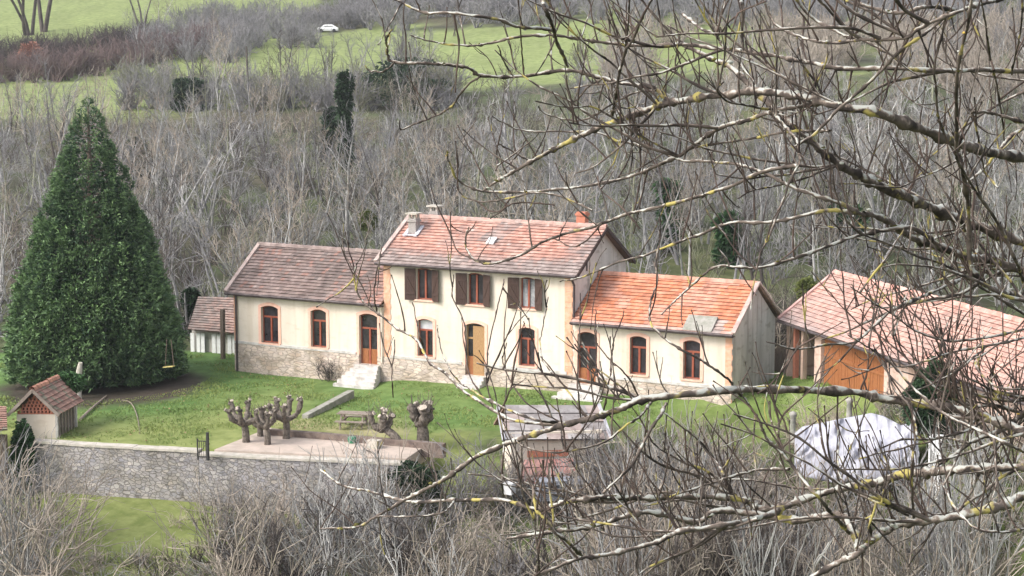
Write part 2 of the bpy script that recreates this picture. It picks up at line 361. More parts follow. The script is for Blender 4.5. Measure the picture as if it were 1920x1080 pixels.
def ridge_caps(g, a, b, pal, r=.13, seed=1):
    rs = np.random.default_rng(seed); a, b = np.asarray(a, float), np.asarray(b, float); L = np.linalg.norm(b-a); n = int(L/.4)
    d = (b-a)/L; side = np.cross(d, (0, 0, 1))
    for i in range(n):
        p0, p1 = a+(b-a)*i/n, a+(b-a)*(i+1)/n; c = pal(i/n, 1, rs); z = rs.normal(0, .01)
        prof = [(-r*1.2, -.06), (-r*.8, .07), (0, .12), (r*.8, .07), (r*1.2, -.06)]
        for k in range(4):
            s0, z0 = prof[k]; s1, z1 = prof[k+1]
            g.poly([p0+side*s0+(0, 0, z0+z+.02), p0+side*s1+(0, 0, z1+z+.02), p1+side*s1*.9+(0, 0, z1+z), p1+side*s0*.9+(0, 0, z0+z)], c)
SAL = (.50, .255, .195); SAL2 = (.59, .36, .295); ORG = (.62, .225, .115); ORG2 = (.66, .32, .21); GRY = (.25, .215, .20); BRN = (.20, .155, .14); MOSS = (.20, .20, .14); PAL = (.56, .46, .42)
def pal_main(u, v, rs):
    n = vnoise(u*9+rs.normal(0, .2), v*6, 21); c = lerp3(SAL, SAL2, rs.random())
    g = max(0, 1-v/.36)*2.2 + max(0, (u-.84)/.1)*.7*(v < .8) + (n > .6)*.45 + max(0, .3-u)*(v < .45)*1.2
    g += .8*(abs(u-.5-.12*(v-.7)) < .055)*(v > .55)
    c = lerp3(c, lerp3(GRY, (.36, .31, .29), rs.random()), min(.9, g*(.45+.6*rs.random())))
    if rs.random() < .015: c = lerp3(c, PAL, .6)
    return c
def pal_left(u, v, rs):
    n = vnoise(u*10, v*7, 31); c = lerp3(BRN, (.27, .20, .175), rs.random())
    c = lerp3(c, (.34, .26, .24), .6*(n > .55)*rs.random()); c = lerp3(c, (.16, .13, .12), .8*(n < .45)*rs.random())
    if u > .84: c = lerp3(c, SAL, .75*rs.random()*min(1, (u-.84)/.06))
    if rs.random() < .03: c = lerp3(c, PAL, .35)
    if rs.random() < .07: c = lerp3(c, (.40, .20, .15), .5)
    return c
def pal_right(u, v, rs):
    n = vnoise(u*8, v*5, 41); c = lerp3(ORG, ORG2, rs.random()*.9); c = lerp3(c, PAL, .25*(n > .6))
    if v < .08: c = lerp3(c, PAL, .6)
    if rs.random() < .05: c = lerp3(c, (.35, .15, .1), .6)
    if .80 < u < .93 and v < .28: c = lerp3(c, (.42, .40, .38), .75)
    return c
def pal_barn(u, v, rs):
    n = vnoise(u*12, v*6, 51); c = lerp3((.54, .305, .245), (.61, .40, .335), rs.random()); c = lerp3(c, (.42, .30, .26), .5*(n > .58))
    g = max(0, 1-v/.5)*max(0, 1-u*3.2)*1.1 + max(0, 1-v/.16)*.5
    return lerp3(c, (.36, .30, .285), min(.85, g*(.5+.5*rs.random())))

# ------------------------------------------------------------------ walls with openings
def wall_front(g, x0, x1, z0, z1, ops, y=0., depth=.28, top=None):
    """vertical face in the plane y (looking to -y) with openings (a,b,zb,zt,rise) and their reveals"""
    xs = sorted({x0, x1, *[q for o in ops for q in o[:2] if x0 < q < x1]}); zs = sorted({z0, z1, *[q for o in ops for q in (o[2], o[3]+o[4]) if z0 < q < z1]})
    for a, b in zip(xs[:-1], xs[1:]):
        for c, d in zip(zs[:-1], zs[1:]):
            mx, mz = (a+b)/2, (c+d)/2
            if any(o[0] < mx < o[1] and o[2] < mz < o[3]+o[4] for o in ops): continue
            g.poly([(a, y, c), (b, y, c), (b, y, d), (a, y, d)])
    for a, b, zb, zt, r in ops:
        zb2 = max(zb, z0); top_ = zt+r
        if zb >= z1 or top_ <= z0: continue
        arc = arch(a, b, zt, r)
        if top_ <= z1+1e-6:
            for p, q in zip(arc[:-1], arc[1:]):
                g.poly([(p[0], y, p[1]), (q[0], y, q[1]), (q[0], y, top_), (p[0], y, top_)])
                g.poly([(p[0], y, p[1]), (p[0], y+depth, p[1]), (q[0], y+depth, q[1]), (q[0], y, q[1])])
            zc = zt
        else: zc = z1
        g.poly([(a, y, zb2), (a, y+depth, zb2), (a, y+depth, zc), (a, y, zc)]); g.poly([(b, y, zb2), (b, y, zc), (b, y+depth, zc), (b, y+depth, zb2)])
        if zb > z0: g.poly([(a, y, zb), (b, y, zb), (b, y+depth, zb), (a, y+depth, zb)])
def arch(a, b, zt, r, n=8):
    return [(a+(b-a)*k/n, zt+r*(1-(2*k/n-1)**2)) for k in range(n+1)]
def band(g, a, b, zb, zt, r, wd, y0, y1, sill=False):
    """surround of an opening, standing proud of the wall"""
    inner = [(a, zb)]+arch(a, b, zt, r)+[(b, zb)]; outer = [(a-wd, zb)]+arch(a-wd, b+wd, zt+wd*.7, r+wd*.3)+[(b+wd, zb)]
    if r == 0: inner = [(a, zb), (a, zt), (b, zt), (b, zb)]; outer = [(a-wd, zb), (a-wd, zt+wd), (b+wd, zt+wd), (b+wd, zb)]
    for k in range(len(inner)-1):
        i0, i1, o0, o1 = inner[k], inner[k+1], outer[k], outer[k+1]
        g.poly([(i0[0], y0, i0[1]), (i1[0], y0, i1[1]), (o1[0], y0, o1[1]), (o0[0], y0, o0[1])])
        g.poly([(o0[0], y0, o0[1]), (o1[0], y0, o1[1]), (o1[0], y1, o1[1]), (o0[0], y1, o0[1])])
        g.poly([(i0[0], y0, i0[1]), (i0[0], y1, i0[1]), (i1[0], y1, i1[1]), (i1[0], y0, i1[1])])
def window(root, a, b, zb, zt, r, name='window', wood=None, transom=True, surround=True, pane=None, glass='glass', y=.16, leaves=2, solid=0., sillc=True, wcol=None):
    wood = wood or M['redwood']; g = G(); h = zt-zb; fw = .06
    ztr = zb+h*.74 if transom else zt
    g.box((a, y, zb), (a+fw, y+.07, zt)); g.box((b-fw, y, zb), (b, y+.07, zt))
    if transom: g.box((a+fw, y-.01, ztr-.045), (b-fw, y+.06, ztr+.045))
    if not solid: g.box((a+fw, y, zb), (b-fw, y+.07, zb+fw))
    if leaves == 2: g.box(((a+b)/2-.05, y-.015, zb+(fw if not solid else 0)), ((a+b)/2+.05, y+.055, ztr-.045))
    for p, q in zip(arch(a, b, zt, r)[:-1], arch(a, b, zt, r)[1:]):
        g.poly([(p[0], y, p[1]-.07), (q[0], y, q[1]-.07), (q[0], y, q[1]), (p[0], y, p[1])]); g.poly([(p[0], y, p[1]-.07), (p[0], y+.05, p[1]-.07), (q[0], y+.05, q[1]-.07), (q[0], y, q[1]-.07)])
    fr = part(name, g, wood, root)
    if solid:
        g = G(); zc = zb+(ztr-zb)*solid; mid = (a+b)/2
        for x0, x1 in ((a+fw, mid-.05), (mid+.05, b-fw)):
            g.box((x0, y+.015, zb), (x1, y+.05, zc)); g.box((x0+.07, y, zb+.08), (x1-.07, y+.02, zc-.08))
        part('panel', g, M['orangewood'], fr)
        zg = zc
    else: zg = zb
    g = G(); g.poly([(a+fw, y+.045, zg), (b-fw, y+.045, zg), (b-fw, y+.045, ztr-.04), (a+fw, y+.045, ztr-.04)])
    up = [(p[0], y+.045, p[1]-.03) for p in arch(a+.03, b-.03, zt, r)]
    if transom and pane != 'blind': g.poly([(a+.03, y+.045, ztr+.04), (b-.03, y+.045, ztr+.04)]+up[::-1])
    part('pane', g, M[glass], fr)
    if pane == 'blind':
        g = G(); g.poly([(a+.03, y+.045, ztr+.04), (b-.03, y+.045, ztr+.04)]+up[::-1]); part('blind', g, M['blind'], fr)
    if surround:
        g = G(); band(g, a, b, zb, zt, r, .17, -.035, .0)
        part('surround', g, M['surround'], fr)
    if sillc and not solid:
        g = G(); g.box((a-.14, -.08, zb-.09), (b+.14, .12, zb-.0)); part('sill', g, M['stonewhite'] if wood == M['shutter'] else M['surround'], fr)
    return fr
def px_open(u0, u1, vt, vb, rise):
    """opening on the school front from its pixel bounds"""
    um = (u0+u1)/2; a = on_y(u0, (vt+vb)/2)[0]; b = on_y(u1, (vt+vb)/2)[0]; zt = on_y(um, vt)[2]; zb = on_y(um, vb)[2]
    return [a, b, zb, zt-rise, rise]
XL, XR, DM, DW, ZP = -9.69, 19.46, 6.32, 5.88, 1.30
ZEM, ZRM, ZEL, ZRL, ZER, ZRR = 6.32, 8.42, 4.10, 6.40, 4.0, 6.05
school = thing('school_building', 'long cream two-storey schoolhouse with pink tiled roofs and lower wing at each end', 'school', (5, 3, 0))
W_l = [px_open(490, 522, 573, 643, .14), px_open(583, 612, 580, 651, .14)]; D_l = px_open(674, 708, 588, 683, .14)
W_m = [px_open(783, 812, 598, 668, .12), px_open(973, 1003, 614, 686, .12)]; D_m = px_open(873, 909, 606, 704, .14)
W_u = [px_open(781, 810, 503, 562, .08), px_open(877, 906, 512, 571, .08), px_open(975, 1003, 520, 578, .08)]
D_r = px_open(1083, 1118, 622, 720, .16); W_r = [px_open(1181, 1212, 630, 702, .12), px_open(1281, 1313, 638, 711, .12)]
def shell(x0, x1, d, ze, zr, ops, gable_r, gable_l, name, back_z=-1.):
    g = G(); wall_front(g, x0, x1, ZP, ze, ops)
    part('wall', g, M['plaster'], school)
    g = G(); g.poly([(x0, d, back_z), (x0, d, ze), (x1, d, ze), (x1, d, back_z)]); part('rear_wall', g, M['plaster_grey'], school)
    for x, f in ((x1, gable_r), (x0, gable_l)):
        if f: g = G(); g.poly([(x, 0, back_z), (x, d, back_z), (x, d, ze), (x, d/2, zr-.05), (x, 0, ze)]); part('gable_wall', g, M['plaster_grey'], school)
    g = G(); wall_front(g, x0-.03*(not gable_l), x1+.03*0, -1.2, ZP, ops, y=-.05, depth=.33)
    g.poly([(x1, -.05, -1.2), (x1, 0.0, -1.2), (x1, 0.0, ZP+.02), (x1, -.05, ZP)])
    part('stone_plinth', g, stone_school, school)
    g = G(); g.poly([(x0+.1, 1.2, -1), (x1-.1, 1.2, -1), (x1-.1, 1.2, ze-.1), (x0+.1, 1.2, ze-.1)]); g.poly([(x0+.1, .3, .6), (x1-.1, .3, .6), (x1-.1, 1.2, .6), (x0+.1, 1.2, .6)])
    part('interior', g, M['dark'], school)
shell(XL, 0, DW, ZEL, ZRL, W_l+[D_l], False, True, 'left')
shell(0, 11, DM, ZEM, ZRM, W_m+[D_m]+W_u, True, True, 'main')
shell(11, XR, DW, ZER, ZRR, [D_r]+W_r, True, False, 'right')
g = G()                                                     # pale string course above the plinth
for a, b in ((XL, D_l[0]-.2), (.36, D_m[0]-.2), (D_m[1]+.2, 10.7), (D_r[1]+.2, XR-.35)): g.box((a, -.075, ZP), (b, -.002, ZP+.13))
part('string_course', g, M['stonewhite'], school)
for q, bl in zip(W_l, (0, 0)): window(school, *q)
window(school, *D_l, name='door', wood=M['redwood'], solid=.42)
window(school, *W_m[0], pane='blind'); window(school, *W_m[1])
window(school, *D_r, name='door', solid=.42)
for q in W_r: window(school, *q)
dm = window(school, *D_m, name='door', wood=M['honeywood'], solid=.5)
dm['label'] = 'honey coloured door in the middle of the house'
g = G(); xm = (D_m[0]+D_m[1])/2
g.box((xm-.17, .09, D_m[2]), (D_m[1]-.05, .15, D_m[3]-.02)); g.box((xm-.12, .07, D_m[2]+.15), (D_m[1]-.12, .1, D_m[2]+1.1))
part('door_leaf', g, M['honeywood'], dm)
def shutter(par, x, zb, zt, wd, ang, left):
    g = G(); c, s = math.cos(ang), math.sin(ang); sx = -1 if left else 1
    X = np.array([sx*c, -s, 0.]); Yv = np.array([s*sx*.0, -.035, 0.]); o = np.array([x, -.03, zb])
    n = 5
    for k in range(n): g.obox(o+X*wd*k/n+X*.004, X*(wd/n-.008), Yv, (0, 0, zt-zb))
    for z in (.22, .78): g.obox(o+X*.02+Yv+(0, 0, (zt-zb)*z-.05), X*(wd-.04), Yv*.8, (0, 0, .1))
    p = o+Yv*1.4+(0, 0, (zt-zb)*.25); q = p+X*(wd-.1)+(0, 0, (zt-zb)*.5); g.bar(p+X*.05, q, .08, .03, up=(0, -1, 0))
    sh = part('shutter', g, M['shutter'], par)
    return sh
for q in W_u:
    f = window(school, *q, transom=False, surround=False, glass='greyish_pane' if q is W_u[2] else 'glass')
    shutter(f, q[0]-.02, q[2]-.05, q[3]+.04, .60, .25, True); shutter(f, q[1]+.02, q[2]-.05, q[3]+.04, .50, .32, False)
# curved lintel plaster bands below and above upper windows, quoins
def quoin(x0, x1, z0, z1, y=-.03):
    g = G(); z = z0; k = 0
    while z < z1-.05:
        h = min(.27, z1-z); e = .05*(k % 2)
        g.box((x0 if x0 < x1 else x1, y, z), (max(x0, x1)+e*0, y+.05, z+h-.012), (1, 1, 1)); k += 1; z += h
        if e: g.box((max(x0, x1), y, z-h), (max(x0, x1)+e, y+.05, z-.012))
    part('quoin', g, M['quoin'], school)
quoin(-.02, .36, .9, ZEM-.02); quoin(10.56, 10.98, .9, ZEM-.02); quoin(XR-.34, XR-.02, .3, ZER-.02)
g = G(); g.box((XL-.02, -.03, -.6), (XL+.16, .02, ZEL)); part('corner_strip', g, M['quoin'], school)
# roofs
def roof(x0, x1, d, ze, zr, ov, pal, seed, verge_l, verge_r, name='roof'):
    g = G(); k = (zr-ze)/(d/2+ov); ze2 = ze
    roof_slope(g, (x0, -ov, ze2), (x1, -ov, ze2), (x1, d/2, zr), (x0, d/2, zr), pal, seed=seed)
    roof_slope(g, (x0, d+ov, ze2), (x1, d+ov, ze2), (x1, d/2, zr), (x0, d/2, zr), pal, seed=seed+1)
    ridge_caps(g, (x0, d/2, zr+.04), (x1, d/2, zr+.04), lambda u, v, rs: lerp3(pal(u, .9, rs), PAL, .25))
    for x, f in ((x0, verge_l), (x1, verge_r)):
        if f == 'pale':
            for y0 in (-ov, d+ov): g.bar((x, y0, ze2+.09), (x, d/2, zr+.10), .22, .10, col=(.50, .40, .36))
        if f == 'dark':
            for y0 in (-ov, d+ov): g.bar((x+.02, y0, ze2-.08), (x+.02, d/2, zr-.06), .05, .18, col=(.07, .05, .045))
    r = part(name, g, M['tiles'], school)
    gg = G(); n = 20
    for a, b in ((x0, x1),):
        gg.tube([(a, -ov-.07, ze2-.03), (b, -ov-.07, ze2-.03)], .075, 6); gg.box((a, -ov, ze2-.13), (b, -ov+.03, ze2+.0)); gg.box((a, -ov+.03, ze2-.12), (b, .0, ze2-.09))
    part('gutter', gg, M['zinc'], r)
    return r
rl = roof(XL-.35, -.03, DW, ZEL, ZRL, .32, pal_left, 3, 'pale', None)
rm = roof(-.30, 11.35, DM, ZEM, ZRM, .36, pal_main, 5, 'pale', 'dark')
rr = roof(11.03, XR+.15, DW, ZER, ZRR, .32, pal_right, 8, None, 'pale')
g = G()                                                      # dark soffit boards under the gable overhang
for y0 in (-.36, DM+.36): g.bar((11.17, y0, ZEM-.1), (11.17, DM/2, ZRM-.08), .30, .04, up=(0, 0, 1))
part('soffit', g, M['darkwood'], rm)
g = G(); g.tube([(XL+.20, -.12, ZEL-.1), (XL+.20, -.12, -.5)], .06, 8); part('downpipe', g, M['zinc'], school)
g = G(); g.tube([(11.05, -.36, ZEM-.05), (11.09, -.05, ZEM-.5), (11.09, -.07, 4.2)], .06, 8); part('downpipe', g, M['zinc'], school)
g = G(); g.tube([(-.1, -.30, ZEL-.02), (-.12, -.1, ZEL-.4), (-.12, -.1, 1.0)], .05, 8); part('downpipe', g, M['plaster'], school)
# ventilation slit in the gable
g = G(); g.box((10.98, 1.5, 6.35), (11.02, 1.62, 6.75)); part('vent', g, M['dark'], school)
# chimneys, skylight
def chimney(x, y, z0, z1, wx, wy, m, cap=True, flash=True, capm=None):
    g = G(); g.box((x-wx/2, y-wy/2, z0), (x+wx/2, y+wy/2, z1)); g.box((x-wx/2-.05, y-wy/2-.05, z1-.18), (x+wx/2+.05, y+wy/2+.05, z1-.08))
    c = part('chimney', g, m, rm)
    if cap:
        g = G()
        for sx in (-1, 1):
            for sy in (-1, 1): g.box((x+sx*wx*.35-.05, y+sy*wy*.35-.05, z1), (x+sx*wx*.35+.05, y+sy*wy*.35+.05, z1+.22))
        g.box((x-wx/2-.12, y-wy/2-.12, z1+.22), (x+wx/2+.12, y+wy/2+.12, z1+.30)); part('chimney_cap', g, capm or M['coping'], c)
    if flash:
        g = G(); k = (ZRM-ZEM)/(DM/2+.36); zr_ = lambda yy: ZRM-abs(yy-DM/2)*k
        for xx in (x-wx/2-.1, x+wx/2+.1): g.bar((xx, y-wy/2-.25, zr_(y-wy/2-.25)+.10), (xx, min(y+wy/2+.1, DM/2), zr_(min(y+wy/2+.1, DM/2))+.10), .2, .06)
        g.bar((x-wx/2-.2, y-wy/2-.14, zr_(y-wy/2-.14)+.10), (x+wx/2+.2, y-wy/2-.14, zr_(y-wy/2-.14)+.10), .26, .06)
        part('flashing', g, M['lead'], c)
chimney(.62, 2.05, 7.2, 8.48, .46, .46, M['chimney'])
chimney(.55, 4.4, 7.0, 8.68, .5, .45, M['chimney'], flash=False)
chimney(9.75, 3.6, 7.7, 9.1, .5, .42, M['brick'], flash=False, cap=False)
g = G(); k = (ZRM-ZEM)/(DM/2+.36); p0 = np.array([5.35, 1.35, ZRM-(DM/2-1.35)*k+.09]); sl_ = np.array([0, 1, k])/math.hypot(1, k)
g.obox(p0, (.42, 0, 0), sl_*.5, (0, -.03, .08)); part('skylight', g, M['white'], rm)
g = G(); ys = .0; zs_ = ZER-.02
g.obox((17.0, -.30, ZER+.02), (1.5, 0, 0), (0, .85, .62), (0, -.04, .07)); part('roof_patch', g, M['concrete'], rr)
# steps
def steps(xc, wd, zf, n, flare, rise=.17, going=.30):
    g = G()
    for k in range(n):
        w2 = wd/2+k*flare; z1 = zf-.02-k*rise
        g.box((xc-w2, -.06-going*(k+1), zf-.02-n*rise-.5), (xc+w2, -.055-going*k if k == 0 else -.06-going*k, z1))
    part('steps', g, M['stonewhite'], school)
steps((D_l[0]+D_l[1])/2, 1.5, D_l[2], 6, .10, going=.25); steps((D_m[0]+D_m[1])/2, 1.25, D_m[2], 4, .0, going=.2); steps((D_r[0]+D_r[1])/2+.0, 1.7, D_r[2], 4, .16)
# ------------------------------------------------------------------ the barn to the right
bt0 = (1465-960)*91/FPX; A2 = np.array([.301, -.954]); B2 = np.array([.954, .301])       # (t, s) directions: along the ridge, across
def BP(a, b, z):
    t = bt0+A2[0]*a+B2[0]*b; s = 91+A2[1]*a+B2[1]*b; x, y = XY(s, t); return np.array([x, y, z])
ZEB, ZRB, HB, LB = P(1465, 600, 91)[2], P(1572, 512, 91.9)[2], 3.07, 24.
barn = thing('barn', 'long salmon tiled barn with orange plank doors right of the school', 'barn', tuple(BP(12, 3, .5)))
g = G(); roof_slope(g, BP(0, 0, ZEB), BP(LB, 0, ZEB), BP(LB, HB, ZRB), BP(0, HB, ZRB), pal_barn, seed=12)
roof_slope(g, BP(0, 2*HB, ZEB), BP(LB, 2*HB, ZEB), BP(LB, HB, ZRB), BP(0, HB, ZRB), pal_barn, seed=13)
ridge_caps(g, BP(-.02, HB, ZRB+.04), BP(LB, HB, ZRB+.04), lambda u, v, rs: lerp3((.62, .30, .24), (.66, .42, .36), rs.random()))
g.bar(BP(0, 0, ZEB+.09), BP(0, HB, ZRB+.1), .2, .09, col=(.60, .38, .34)); g.bar(BP(0, 2*HB, ZEB+.09), BP(0, HB, ZRB+.1), .2, .09, col=(.60, .38, .34))
br = part('roof', g, M['tiles'], barn)
g = G(); g.tube([BP(.1, -.08, ZEB-.05), BP(LB, -.08, ZEB-.05)], .07, 6); part('gutter', g, M['zinc'], br)
def bwall(g, a0, a1, z0, z1, b=.45, th=.3, c=(1, 1, 1)):
    g.obox(BP(a0, b, z0), BP(a1, b, z0)-BP(a0, b, z0), BP(a0, b+th, z0)-BP(a0, b, z0), (0, 0, z1-z0), c)
g = G(); bwall(g, 3.1, 3.75, -1.5, ZEB+.1); bwall(g, 9.9, 10.6, -1.5, ZEB+.1); bwall(g, 10.6, 12.3, 2.2, ZEB+.1); bwall(g, 12.3, 16.5, -1.5, ZEB+.1)
bwall(g, 16.5, 17.5, -1.5, 1.5); bwall(g, 16.5, 17.5, 2.9, ZEB+.1); bwall(g, 17.5, LB-.3, -1.5, ZEB+.1)
g.poly([BP(.4, .5, -1), BP(.4, 5.7, -1), BP(.4, 5.7, ZEB), BP(.4, HB, ZRB-.1), BP(.4, .5, ZEB)][::-1]); g.poly([BP(LB-.35, .45, -1), BP(LB-.35, 5.7, -1), BP(LB-.35, 5.7, ZEB), BP(LB-.35, HB, ZRB-.1), BP(LB-.35, .45, ZEB)])
bwall(g, .4, LB-.35, -1.5, ZEB, b=5.5)
part('wall', g, M['barnwall'], barn)
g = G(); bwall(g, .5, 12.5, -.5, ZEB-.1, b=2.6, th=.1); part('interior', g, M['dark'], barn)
g = G(); bwall(g, 16.65, 17.35, 1.55, 2.85, b=.62, th=.05); wf = part('window', g, M['redwood'], barn)
g = G(); bwall(g, 16.78, 17.22, 1.68, 2.72, b=.60, th=.03); part('pane', g, M['glass'], wf)
g = G(); bwall(g, 16.3, 16.5, 1.3, 3.0, b=.42, th=.04); bwall(g, 17.5, 17.7, 1.3, 3.0, b=.42, th=.04); bwall(g, 16.3, 17.7, 2.9, 3.1, b=.41, th=.04); part('surround', g, M['surround'], wf)
for (a0, a1) in ((3.8, 6.8), (6.85, 9.85)):
    g = G(); n = 14
    for k in range(n): bwall(g, a0+(a1-a0)*k/n, a0+(a1-a0)*(k+1)/n-.012, -.6, ZEB-.15, b=.62+.008*(k % 3), th=.05)
    bwall(g, a0, a1, 3.0, 3.14, b=.58, th=.04); bwall(g, a0, a1, 1.5, 1.64, b=.58, th=.04)
    part('plank_door', g, M['orangewood'], barn)
for a in (.15, .9, 1.75):
    g = G(); bwall(g, a, a+.22, -1, ZEB+.0, b=.4, th=.22); part('post', g, M['barnwall'] if a != .9 else M['brick'], barn)
a_, b_ = P(1436, 722, 95), P(1512, 726, 93.6); g = G(); d_ = (b_-a_); rs_ = np.random.default_rng(4)
for k in range(16): g.obox(a_+d_*k/16-(0, 0, .6), d_/16*.9, np.array([0, .04, 0]), (0, 0, 2.5+.35*rs_.random()))
tag(obj('board_fence', g.me('fence'), M['darkwood']), 'tall dark board fence closing the gap between school and barn', 'fence')
# ------------------------------------------------------------------ shed behind the left wing
s0 = 107.5; zb_ = P(400, 664, s0)[2]
shed = thing('old_shed', 'low old shed with crumbling pink tile roof half hidden beside the conifer', 'shed', tuple(P(400, 664, s0)))
def SP(u, v, ds=0.): return P(u, v, s0+ds)
e0, e1 = P(352, 618, s0), P(470, 628, s0-1.2); r0, r1 = P(372, 556, s0+3.2), P(486, 560, s0+2)
g = G(); rs_ = np.random.default_rng(3)
roof_slope(g, e0, e1, r1, r0, lambda u, v, rs: lerp3(lerp3((.36, .22, .18), (.46, .33, .28), rs.random()), (.24, .20, .18), min(1, max(0, .85-u*1.2)+(.45*(rs.random() < .5)))), seed=14)
part('roof', g, M['tiles'], shed)
dv = e1-e0; dv[2] = 0; L_ = np.linalg.norm(dv); dv /= L_; nb = np.array([-dv[1], dv[0], 0])
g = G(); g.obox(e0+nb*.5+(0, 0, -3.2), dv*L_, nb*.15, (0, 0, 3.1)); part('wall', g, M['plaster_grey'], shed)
g = G()
for k in range(12):
    x = L_*(k+.2*rs_.random())/12; hh_ = 1.2+rs_.random()*.5
    if k in (3, 6, 9): continue
    g.obox(e0+nb*.30+dv*x+(0, 0, -.25-hh_), dv*(L_/12*.7), nb*.05, (0, 0, hh_))
part('boarding', g, M['white'], shed)
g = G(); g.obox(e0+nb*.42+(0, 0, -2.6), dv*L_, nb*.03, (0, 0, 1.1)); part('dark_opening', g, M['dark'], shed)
p = P(418, 672, 105.5)
g = G(); g.bar(p-(0, 0, .4), p+(.05, 0, 2.85), .22, .2); o = g.me('wooden_post'); o = obj('wooden_post', o, M['darkwood'])
tag(o, 'thick dark wooden post standing in front of the old shed', 'post')
# ------------------------------------------------------------------ the little hut on the left
hs_ = 84.6
zg = P(65, 829, hs_)[2]
hut = thing('garden_hut', 'small tiled hut with red brick lattice gable at the lawn edge', 'hut', tuple(P(70, 829, hs_)))
c0 = P(33, 829, hs_); c1 = P(106, 829, hs_); ex = c1-c0; ex[2] = 0; Wd = np.linalg.norm(ex); ex /= Wd
dx_, dy_ = XY(1, .13)[0]-XY(0, 0)[0], XY(1, .13)[1]-XY(0, 0)[1]; ey = np.array([dx_, dy_, 0.]); ey /= np.linalg.norm(ey)
hh_e = P(104, 767, hs_)[2]-zg; hh_r = P(66, 731, hs_)[2]-zg
def HP(a, b, z): return c0+ex*a+ey*b+np.array([0, 0, z+zg-c0[2]])
DH = 2.5
g = G(); zl = hh_e-.25
g.poly([HP(0, 0, -.6), HP(Wd, 0, -.6), HP(Wd, 0, zl), HP(0, 0, zl)]); g.poly([HP(0, 0, -.6), HP(0, 0, zl), HP(0, DH, zl), HP(0, DH, -.6)])
g.poly([HP(0, DH, -.6), HP(Wd, DH, -.6), HP(Wd, DH, hh_e), HP(Wd/2, DH, hh_r-.1), HP(0, DH, hh_e)])
part('wall', g, M['plaster'], hut)
g = G(); nrow = 7                                             # lattice of bricks in the gable
for k in range(nrow):
    z0 = zl+(hh_r-zl-.1)*k/nrow; hz = (hh_r-zl-.1)/nrow
    half = Wd/2*min(1, (hh_r-.1-z0-hz*.5)/(hh_r-hh_e)) - .03
    if half < .05: continue
    n = max(2, int(half*2/.17)); off = (k % 2)*.085
    g.obox(HP(Wd/2-half, .03, z0), ex*half*2, ey*.1, (0, 0, hz*.30), (.6, .2, .12))
    for q in range(n):
        x = Wd/2-half+off+q*.17
        if x+.09 < Wd/2+half: g.obox(HP(x, .02, z0+hz*.30), ex*.085, ey*.12, (0, 0, hz*.7), (.66, .22, .13))
part('brick_lattice', g, M['brick'], hut)
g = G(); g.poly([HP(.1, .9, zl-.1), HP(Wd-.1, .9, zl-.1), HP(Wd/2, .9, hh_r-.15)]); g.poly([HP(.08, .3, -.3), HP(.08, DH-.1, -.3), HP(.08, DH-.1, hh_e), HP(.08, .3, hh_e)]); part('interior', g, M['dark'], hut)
pc = lambda u, v, rs: lerp3((.33, .20, .16), (.44, .27, .21), rs.random()) if rs.random() > .25 else (.27, .25, .18)
g = G(); ovh = .28
sl = (hh_r-hh_e)/(Wd/2)
for sgn in (0, 1):
    xe = -ovh if not sgn else Wd+ovh
    roof_slope(g, HP(xe, -.35, hh_e-ovh*sl+.08), HP(xe, DH+.3, hh_e-ovh*sl+.08), HP(Wd/2, DH+.3, hh_r+.08), HP(Wd/2, -.35, hh_r+.08), pc, seed=30+sgn, th=.25, tw=.2)
    g.bar(HP(xe, -.37, hh_e-ovh*sl+.04), HP(Wd/2, -.37, hh_r+.04), .06, .14, col=(.32, .27, .23))
ridge_caps(g, HP(Wd/2, -.4, hh_r+.1), HP(Wd/2, DH+.3, hh_r+.1), lambda u, v, rs: (.55, .28, .2)); part('roof', g, M['tiles'], hut)
g = G()
for k in range(7):
    b = .02+k*(DH-.2)/6; g.obox(HP(Wd-.06, b, -.5), ex*.06, ey*.13, (0, 0, hh_e+.45))
g.obox(HP(Wd-.09, .0, hh_e-.12), ex*.1, ey*DH, (0, 0, .12)); part('slatted_side', g, M['oldwood'], hut)
for b_ in (-.02, DH-.1): g = G(); g.obox(HP(Wd-.02, b_, -.6), ex*.1, ey*.13, (0, 0, hh_e+.6)); part('corner_post', g, M['stonewhite'], hut)
# far left: corner of another brown tiled roof
q0 = P(-40, 808, 82.0); lean = thing('lean_to', 'brown tiled lean-to cut by the left edge below the hut', 'lean-to', tuple(P(-30, 850, 82)))
g = G(); roof_slope(g, P(-90, 812, 81.5), P(14, 806, 81.5), P(12, 762, 84), P(-90, 760, 84), pc, seed=33); part('roof', g, M['tiles'], lean)
g = G(); a = P(-90, 812, 82.3); b = P(10, 806, 82.3); g.obox(a-(0, 0, 3.6), (b-a)*(1, 1, 0), ey*.2, (0, 0, 3.5)); part('wall', g, M['darkwood'], lean)
# ------------------------------------------------------------------ retaining wall, coping, terrace, kerb, ramp
def wall_strip(pts, th, z0, col=None, steps_=0):
    g = G()
    for p, q in zip(pts[:-1], pts[1:]):
        d = q-p; n = np.array([-d[1], d[0], 0]); n /= np.linalg.norm(n)
        dz = q[2]-p[2]
        g.poly([(p[0], p[1], z0), (q[0], q[1], z0), tuple(q), tuple(p)]); g.poly([tuple(p), tuple(q), tuple(q+n*th), tuple(p+n*th)])
        g.poly([(p[0]+n[0]*th, p[1]+n[1]*th, z0), tuple(p+n*th), tuple(q+n*th), (q[0]+n[0]*th, q[1]+n[1]*th, z0)])
    for p, q in ((pts[0], pts[1]), (pts[-1], pts[-2])):
        d = pts[1]-pts[0]; n = np.array([-d[1], d[0], 0]); n /= np.linalg.norm(n)
        g.poly([(p[0], p[1], z0), tuple(p), tuple(p+n*th), (p[0]+n[0]*th, p[1]+n[1]*th, z0)])
    return g
